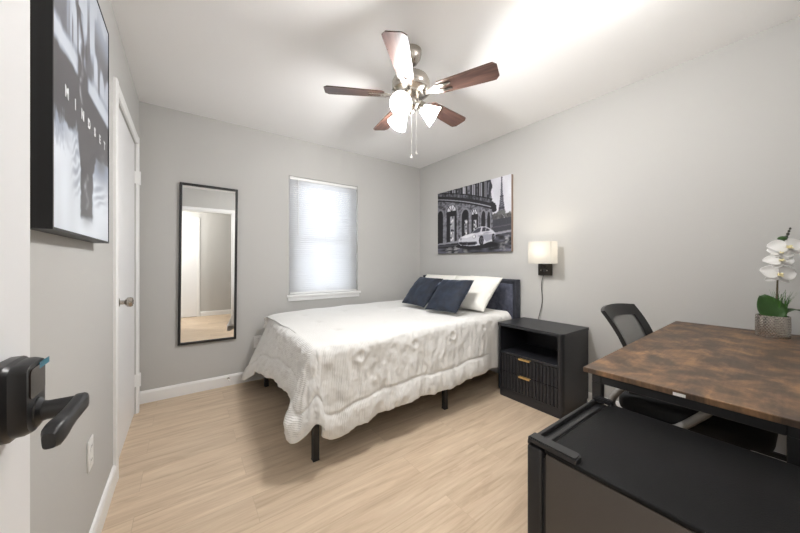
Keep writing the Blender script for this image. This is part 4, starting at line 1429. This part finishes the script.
for xx in (RX0 + 0.03, RX1 - 0.07):
    for yy in (RYa + 0.03, RYb - 0.07):
        bm = new_bm(); lathe(bm, [(0.0001, 0), (0.018, 0), (0.018, 0.015), (0.012, 0.021), (0.0001, 0.021)], xx + 0.02, yy + 0.02, 16); obj('foot', bm, M['black_plastic'], fg)

# ------------------------------------------------------------------ office chair
CX, CY = 1.965, 0.36
ch = thing('office_chair', 'black mesh-back office chair pushed under the desk', 'office chair', (CX, CY, 0))
bm = new_bm()
sp = rounded_rect(CX - 0.235, CX + 0.235, 0.085, 0.575, (0.13, 0.13, 0.06, 0.06), 8)
def ins(poly, d):
    cx = sum(a for a, b in poly) / len(poly); cy = sum(b for a, b in poly) / len(poly)
    return [(cx + (a - cx) * (1 - d / 0.235), cy + (b - cy) * (1 - d / 0.245)) for a, b in poly]
lay = [(0.02, 0.415), (0.004, 0.422), (0.0, 0.44), (0.0, 0.465), (0.006, 0.482), (0.022, 0.493), (0.06, 0.499), (0.12, 0.500), (0.2, 0.498)]
ring_tube(bm, [[Vector((a, b, z - 0.02 * max(0, (0.2 - b) / 0.12) ** 2)) for a, b in ins(sp, d)] for d, z in lay])
obj('seat', bm, M['chair_fabric'], ch, angle=60)
# back: curved shell frame + mesh
def back_pt(a, v):
    """a -1..1 across, v 0..1 up."""
    hw = 0.215 - 0.02 * (1 - v) ** 2 + 0.0 * v
    x = CX + a * hw
    z = 0.50 + 0.40 * v - 0.012 * (a * a) * v
    y = 0.545 + 0.020 * math.sin(v * PI) * -1 + 0.115 * v ** 2.0 - 0.045 * (a * a)
    y += 0.02
    return Vector((x, y, z))
def outline_pts(inset, n=10):
    A, lo_, hi_ = 1 - inset, inset * 0.55, 1 - inset * 0.6
    pts = []
    for k in range(n): pts.append((-A + 2 * A * k / n, hi_))
    for k in range(n): pts.append((A, hi_ + (lo_ - hi_) * k / n))
    for k in range(n): pts.append((A - 2 * A * k / n, lo_))
    for k in range(n): pts.append((-A, lo_ + (hi_ - lo_) * k / n))
    return pts
bm = new_bm()
oo, ii = outline_pts(0.0), outline_pts(0.24)
nrm = Vector((0, 1, -0.35)).normalized() * 0.022
rings = []
for (a, v), (a2, v2) in zip(oo, ii):
    p, q = back_pt(a, v), back_pt(a2, v2)
    rings.append([p - nrm * 0.4, p + nrm * 0.5, q + nrm * 0.35, q - nrm * 0.35])
ring_tube(bm, rings, False, True)
bk = obj('back_frame', bm, M['black_plastic'], ch, angle=40)
bm = new_bm()
G = 16
gv = [[bm.verts.new(back_pt(-0.78 + 1.56 * i / G, 0.12 + 0.75 * j / G)) for i in range(G + 1)] for j in range(G + 1)]
for j in range(G):
    for i in range(G):
        bm.faces.new((gv[j][i], gv[j][i + 1], gv[j + 1][i + 1], gv[j + 1][i]))
obj('mesh_panel', bm, M['meshback'], bk)
bm = new_bm()
tube(bm, [(CX, 0.40, 0.40), (CX, 0.55, 0.405), (CX, 0.61, 0.44), (CX, 0.605, 0.52), (CX, 0.60, 0.62)], 0.028, 10, ry=0.010)
obj('back_support', bm, M['black_plastic'], ch)
for sx in (-1, 1):
    xx = CX + sx * 0.262
    loop = [(0.58, 0.432), (0.575, 0.475), (0.545, 0.525), (0.50, 0.575), (0.44, 0.622), (0.37, 0.648), (0.29, 0.652), (0.235, 0.630), (0.222, 0.590), (0.245, 0.540), (0.285, 0.490), (0.325, 0.445), (0.36, 0.420), (0.45, 0.412), (0.54, 0.415)]
    fine = []
    m = len(loop)
    for k in range(m):
        p0, p1, p2, p3 = [Vector((xx, *loop[(k + q) % m])) for q in (-1, 0, 1, 2)]
        for t in (0, 0.33, 0.66):
            fine.append(0.5 * ((2 * p1) + (p2 - p0) * t + (2 * p0 - 5 * p1 + 4 * p2 - p3) * t * t + (3 * p1 - p0 - 3 * p2 + p3) * t ** 3))
    bm = new_bm()
    tube(bm, fine, 0.032, 12, loop=True, ry=0.015, up=Vector((1, 0, 0)))
    ar = obj('armrest', bm, M['chair_grey'], ch, angle=60)
    bm = new_bm()
    box(bm, min(xx, CX + sx * 0.15), max(xx, CX + sx * 0.15), 0.40, 0.47, 0.404, 0.414, 0.002, 1)
    obj('arm_bracket', bm, M['black_metal'], ar)
bm = new_bm()
box(bm, CX - 0.10, CX + 0.10, 0.25, 0.46, 0.380, 0.416, 0.01, 2)
lathe(bm, [(0.0001, 0.10), (0.030, 0.10), (0.030, 0.24), (0.016, 0.245), (0.016, 0.385), (0.0001, 0.385)], CX, CY, 20)
obj('gas_lift', bm, M['black_plastic'], ch)
bm = new_bm()
lathe(bm, [(0.0001, 0.075), (0.045, 0.075), (0.045, 0.115), (0.0001, 0.12)], CX, CY, 20)
for k in range(5):
    a = 2 * PI * k / 5 + 0.3
    tube(bm, [(CX + 0.03 * math.cos(a), CY + 0.03 * math.sin(a), 0.10), (CX + 0.15 * math.cos(a), CY + 0.15 * math.sin(a), 0.095), (CX + 0.265 * math.cos(a), CY + 0.265 * math.sin(a), 0.075)], [0.02, 0.017, 0.012], 8, ry=[0.028, 0.022, 0.015])
obj('star_base', bm, M['black_plastic'], ch)
for k in range(5):
    a = 2 * PI * k / 5 + 0.3
    wx, wy = CX + 0.262 * math.cos(a), CY + 0.262 * math.sin(a)
    bm = new_bm()
    for s in (-1, 1):
        mt = Matrix.Translation((wx, wy, 0.0265)) @ Matrix.Rotation(a, 4, 'Z') @ Matrix.Rotation(PI / 2, 4, 'X') @ Matrix.Translation((0, 0, s * 0.012 - 0.008))
        lathe(bm, [(0.0001, 0), (0.023, 0), (0.0262, 0.003), (0.0262, 0.013), (0.023, 0.016), (0.0001, 0.016)], n=20, mat=mt)
    tube(bm, [(wx, wy, 0.03), (wx, wy, 0.08)], 0.006, 8)
    obj('caster', bm, M['black_plastic'], ch)

# ------------------------------------------------------------------ orchid on the desk
OX, OY, OZ = 2.452, 0.122, DT
orc = thing('potted_orchid', 'white orchid in a textured silver pot on the desk', 'potted plant', (OX, OY, OZ))
bm = new_bm()
NRI, NSE = 26, 60
pr, ph = 0.056, 0.110
rings = []
for j in range(NRI + 1):
    z = OZ + 0.0005 + ph * j / NRI
    ring = []
    for k in range(NSE):
        bulge = 0.0022 * (1 if (k + (1 if (j % 4) < 2 else 0)) % 2 else -1) if 0 < j < NRI else 0
        rr_ = pr + bulge + 0.001 * math.sin(PI * j / NRI)
        ring.append(Vector((OX + rr_ * math.cos(2 * PI * k / NSE), OY + rr_ * math.sin(2 * PI * k / NSE), z)))
    rings.append(ring)
for (rr_, z) in ((pr - 0.004, OZ + ph), (pr - 0.004, OZ + ph - 0.02)):
    rings.append([Vector((OX + rr_ * math.cos(2 * PI * k / NSE), OY + rr_ * math.sin(2 * PI * k / NSE), z)) for k in range(NSE)])
ring_tube(bm, rings)
pot = obj('pot', bm, M['pot'], orc, angle=20)
bm = new_bm()
lathe(bm, [(0.0001, OZ + ph - 0.012), (0.03, OZ + ph - 0.013), (pr - 0.005, OZ + ph - 0.018), (pr - 0.005, OZ + ph - 0.0195), (0.0001, OZ + ph - 0.0195)], OX, OY, 30)
obj('soil', bm, M['soil'], pot)
# screen-right direction at the desk, for the plant's own layout
R_ = Vector((0.811, -0.585, 0)); B_ = Vector((-0.585, -0.811, 0))      # right, and towards the bed-side doorway
O0 = Vector((OX, OY, OZ))
stem_pts = [O0 + R_ * a + Vector((0, 0, z)) for a, z in ((0.012, 0.09), (0.020, 0.17), (0.024, 0.25), (0.026, 0.33), (0.034, 0.41), (0.052, 0.48), (0.078, 0.525))]
sp2 = []
for k in range(len(stem_pts) - 1):
    for t in (0, 0.5):
        sp2.append(stem_pts[k].lerp(stem_pts[k + 1], t))
sp2.append(stem_pts[-1])
stem_pts = sp2
bm = new_bm(); tube(bm, stem_pts, [0.0045 - 0.0025 * k / (len(stem_pts) - 1) for k in range(len(stem_pts))], 8); stem = obj('flower_stem', bm, M['stem'], orc)
bm = new_bm(); tube(bm, [O0 + R_ * 0.016 + Vector((0, 0, 0.09)), O0 + R_ * 0.022 + Vector((0, 0, 0.25))], 0.0025, 6); obj('support_stick', bm, M['stem'], orc)
for (a, z, r) in ((0.078, 0.528, 0.0060), (0.070, 0.512, 0.0065), (0.084, 0.543, 0.005), (0.090, 0.556, 0.0045)):
    bm = new_bm(); bmesh.ops.create_uvsphere(bm, u_segments=12, v_segments=8, radius=r, matrix=Matrix.Translation(O0 + R_ * a + Vector((0, 0, z))) @ Matrix.Diagonal((1, 1, 1.4, 1)))
    obj('flower_bud', bm, M['bud'], stem)
bm = new_bm(); bmesh.ops.create_uvsphere(bm, u_segments=16, v_segments=10, radius=0.014, matrix=Matrix.Translation(O0 + R_ * 0.050 + Vector((0, 0, 0.505))) @ Matrix.Diagonal((1.2, 1.2, 0.9, 1))); obj('flower_bud', bm, M['leaf'], stem)

def petal(bm, M4, L, W, cup, tip=0.5):
    n, m = 10, 8
    g = []
    for i in range(n + 1):
        t = i / n
        w = W * math.sin(PI * min(1, t ** 0.75 * 0.93 + 0.035)) ** 0.75
        row = []
        for j in range(m + 1):
            s = j / m * 2 - 1
            row.append(bm.verts.new(M4 @ Vector((s * w / 2, t * L, cup * (t * t) * 0.5 + 0.10 * W * s * s + 0.02 * W * math.sin(7 * t + 3 * s)))))
        g.append(row)
    for i in range(n):
        for j in range(m):
            bm.faces.new((g[i][j], g[i][j + 1], g[i + 1][j + 1], g[i + 1][j]))

def flower(center, face, roll, size):
    zax = face.normalized()
    xax = Vector((0, 0, 1)).cross(zax).normalized()
    yax = zax.cross(xax)
    B = Matrix((xax, yax, zax)).transposed().to_4x4()
    base = Matrix.Translation(center) @ B @ Matrix.Rotation(math.radians(roll), 4, 'Z')
    bm = new_bm()
    for ang, L, W in ((0, 0.047, 0.040), (128, 0.046, 0.036), (232, 0.046, 0.036)):
        petal(bm, base @ Matrix.Translation((0, 0, -0.002)) @ Matrix.Rotation(math.radians(ang), 4, 'Z') @ Matrix.Rotation(math.radians(-8), 4, 'X'), L * size, W * size, -0.012)
    for ang in (72, 288):
        petal(bm, base @ Matrix.Rotation(math.radians(ang), 4, 'Z'), 0.056 * size, 0.062 * size, -0.014)
    o = obj('flower', bm, M['petal'], orc, angle=180, recalc=False)
    md = o.modifiers.new('thick', 'SOLIDIFY'); md.thickness = 0.0012
    bm = new_bm()
    petal(bm, base @ Matrix.Translation((0, 0.0, 0.003)) @ Matrix.Rotation(math.radians(180), 4, 'Z') @ Matrix.Rotation(math.radians(40), 4, 'X'), 0.024 * size, 0.017 * size, 0.01)
    petal(bm, base @ Matrix.Translation((0, 0, 0.003)) @ Matrix.Rotation(math.radians(110), 4, 'Z') @ Matrix.Rotation(math.radians(55), 4, 'X'), 0.015 * size, 0.012 * size, 0.006)
    petal(bm, base @ Matrix.Translation((0, 0, 0.003)) @ Matrix.Rotation(math.radians(250), 4, 'Z') @ Matrix.Rotation(math.radians(55), 4, 'X'), 0.015 * size, 0.012 * size, 0.006)
    o2 = obj('flower_lip', bm, M['lip'], o, angle=180, recalc=False)
    md = o2.modifiers.new('thick', 'SOLIDIFY'); md.thickness = 0.0015
fc = Vector((-0.80, 0.10, 0.25))
for (a, b, z, roll, sz, up_) in ((0.047, 0.022, 0.458, 8, 1.25, 0.45), (0.014, 0.020, 0.428, -18, 0.85, 0.6), (0.000, 0.030, 0.388, 10, 1.05, 0.75), (-0.008, 0.030, 0.322, -6, 1.18, 0.25)):
    flower(O0 + R_ * a + B_ * b + Vector((0, 0, z)), Vector((-0.75, -0.45, up_)), roll, sz)
def bigleaf(p0, d, L, W, lift, droop):
    bm = new_bm()
    d = d.normalized()
    side = Vector((0, 0, 1)).cross(d)
    if side.length < 0.01: side = Vector((1, 0, 0))
    side.normalize()
    n, m = 14, 8
    g = []
    for i in range(n + 1):
        t = i / n
        c = p0 + d * (L * (t * 0.75)) + Vector((0, 0, lift * math.sin(t * PI * 0.62) - droop * t * t))
        w = W * math.sin(PI * min(1, 0.06 + 0.92 * t)) ** 0.6
        g.append([bm.verts.new(c + side * (w / 2 * (j / m * 2 - 1)) + Vector((0, 0, 0.14 * w * abs(j / m * 2 - 1)))) for j in range(m + 1)])
    for i in range(n):
        for j in range(m):
            bm.faces.new((g[i][j], g[i][j + 1], g[i + 1][j + 1], g[i + 1][j]))
    o = obj('leaf', bm, M['leaf'], orc, angle=180, recalc=False)
    md = o.modifiers.new('thick', 'SOLIDIFY'); md.thickness = 0.0018
# broad upright leaf facing the room, and a long one reaching right
bm = new_bm()
zl = Vector((-0.80, -0.30, 0.35)).normalized()
yl = (Vector((0, 0, 1)) + R_ * -0.42); yl = (yl - zl * yl.dot(zl)).normalized()
xl = yl.cross(zl)
Ml = Matrix.Translation(O0 + Vector((0, 0, ph - 0.016)) + R_ * 0.004 + B_ * 0.022) @ Matrix((xl, yl, zl)).transposed().to_4x4()
petal(bm, Ml, 0.128, 0.104, 0.030)
lf = obj('leaf', bm, M['leaf'], orc, angle=180, recalc=False)
md = lf.modifiers.new('thick', 'SOLIDIFY'); md.thickness = 0.0018
bigleaf(O0 + Vector((0, 0, ph - 0.015)) + R_ * 0.02, R_ + B_ * 0.3, 0.14, 0.045, 0.055, 0.02)
bm = new_bm()
for k in range(64):
    a = rnd.random() * 2 * PI
    q = rnd.random() ** 0.5 * 0.030
    base = O0 + R_ * (0.034 + 0.4 * q * math.cos(a)) + B_ * (q * math.sin(a)) + Vector((0, 0, ph - 0.016))
    an = rnd.random() * 2 * PI
    dv = Vector((math.cos(an), math.sin(an), 0)) * rnd.uniform(0.006, 0.045) + R_ * 0.010
    Hh = rnd.uniform(0.08, 0.15)
    sd = Vector((-dv.y, dv.x, 0)).normalized() * 0.0034
    g = []
    for i in range(6):
        t = i / 5
        c = base + dv * (t * t) + Vector((0, 0, Hh * t))
        w = 1 - t * 0.9
        g.append((bm.verts.new(c - sd * w), bm.verts.new(c + Vector((0, 0, 0.0004)) + dv.normalized() * 0.0006), bm.verts.new(c + sd * w)))
    for i in range(5):
        for j in range(2):
            bm.faces.new((g[i][j], g[i][j + 1], g[i + 1][j + 1], g[i + 1][j]))
obj('grass_tuft', bm, M['grass'], orc, angle=180, recalc=False)

# ------------------------------------------------------------------ small wall things
def outlet(loc, normal, label):
    o = thing('wall_outlet', label, 'outlet', loc)
    cx, cy, cz = loc
    def B(a0, a1, z0, z1, d0, d1, bev=0.0):
        bm = new_bm()
        if normal == '+x':
            box(bm, cx + d0, cx + d1, cy + a0, cy + a1, cz + z0, cz + z1, bev, 2)
        else:
            box(bm, cx + a0, cx + a1, cy - d1, cy - d0, cz + z0, cz + z1, bev, 2)
        return bm
    obj('cover_plate', B(-0.036, 0.036, -0.058, 0.058, 0.0005, 0.006, 0.002), M['plate'], o)
    for z in (-0.026, 0.026):
        s = obj('socket_face', B(-0.016, 0.016, z - 0.014, z + 0.014, 0.006, 0.0075, 0.0005), M['plate'], o)
        for a in (-0.006, 0.006):
            obj('socket_slot', B(a - 0.001, a + 0.001, z - 0.001, z + 0.008, 0.0073, 0.0078), M['slot'], s)
outlet((XL, 1.633, 0.40), '+x', 'white wall outlet on the left wall before the white door')
outlet((0.575, YB, 0.37), '-y', 'white wall outlet beside the far corner of the bed')
bm = new_bm()
dsx = 0.325
pts = []
for k in range(80):
    a = k * 0.75
    pts.append((dsx + 0.006 * math.cos(a), YB - 0.016 - k * 0.00062, 0.068 + 0.006 * math.sin(a)))
tube(bm, pts, 0.0013, 6)
lathe(bm, [(0.0001, 0), (0.011, 0), (0.009, 0.004), (0.0001, 0.004)], n=14, mat=Matrix.Translation((dsx, YB - 0.0145, 0.068)) @ Matrix.Rotation(PI / 2, 4, 'X'))
dstop = obj('spring', bm, M['nickel'], None)
dstop.name = 'door_stop'
WORLD[dstop.name] = WORLD['spring']
tag(dstop, 'small spring door stop on the baseboard below the mirror', 'door stop')
bm = new_bm()
lathe(bm, [(0.0001, 0), (0.0085, 0), (0.0085, 0.010), (0.006, 0.013), (0.0001, 0.013)], n=14, mat=Matrix.Translation((dsx, YB - 0.064, 0.068)) @ Matrix.Rotation(PI / 2, 4, 'X'))
obj('rubber_tip', bm, M['plate'], dstop)

# added lamp in the hall, out of view, sends fill light through the doorway
hl = thing('fill_lamp', 'added round fill lamp in the hall behind the doorway, out of view', 'added fill lamp', (-0.75, -0.72, H))
bm = new_bm(); lathe(bm, [(0.0001, H - 0.0005), (0.15, H - 0.0005), (0.15, H - 0.02), (0.0001, H - 0.02)], -0.75, -0.72, 32); obj('fill_lamp_base', bm, M['nickel'], hl)
bm = new_bm(); lathe(bm, [(0.14, H - 0.02), (0.138, H - 0.05), (0.11, H - 0.08), (0.06, H - 0.095), (0.001, H - 0.1)], -0.75, -0.72, 32, cap=False); obj('fill_diffuser', bm, M['frost'], hl)
ld = bpy.data.lights.new('hall_fill_light', 'POINT'); ld.energy = HALL_FILL_W; ld.color = (1.0, 0.97, 0.93); ld.shadow_soft_size = 0.16
lo = bpy.data.objects.new('hall_fill_light', ld); COL.objects.link(lo); lo.parent = hl; lo.location = (0, 0, -0.20)

# invented lamp above the frame, added to brighten the desk end of the room
el = thing('fill_lamp', 'added round fill lamp over the desk end of the room, out of view', 'added fill lamp', (1.45, 0.50, H))
bm = new_bm(); lathe(bm, [(0.0001, H - 0.0005), (0.13, H - 0.0005), (0.13, H - 0.018), (0.0001, H - 0.018)], 1.45, 0.50, 32); obj('fill_lamp_base', bm, M['nickel'], el)
bm = new_bm(); lathe(bm, [(0.122, H - 0.018), (0.118, H - 0.045), (0.095, H - 0.07), (0.05, H - 0.084), (0.001, H - 0.088)], 1.45, 0.50, 32, cap=False); obj('fill_diffuser', bm, M['frost'], el)
ld = bpy.data.lights.new('entry_fill_light', 'POINT'); ld.energy = ENTRY_FILL_W; ld.color = (1.0, 0.985, 0.96); ld.shadow_soft_size = 0.09
lo = bpy.data.objects.new('entry_fill_light', ld); COL.objects.link(lo); lo.parent = el; lo.location = (0, 0, -0.19)
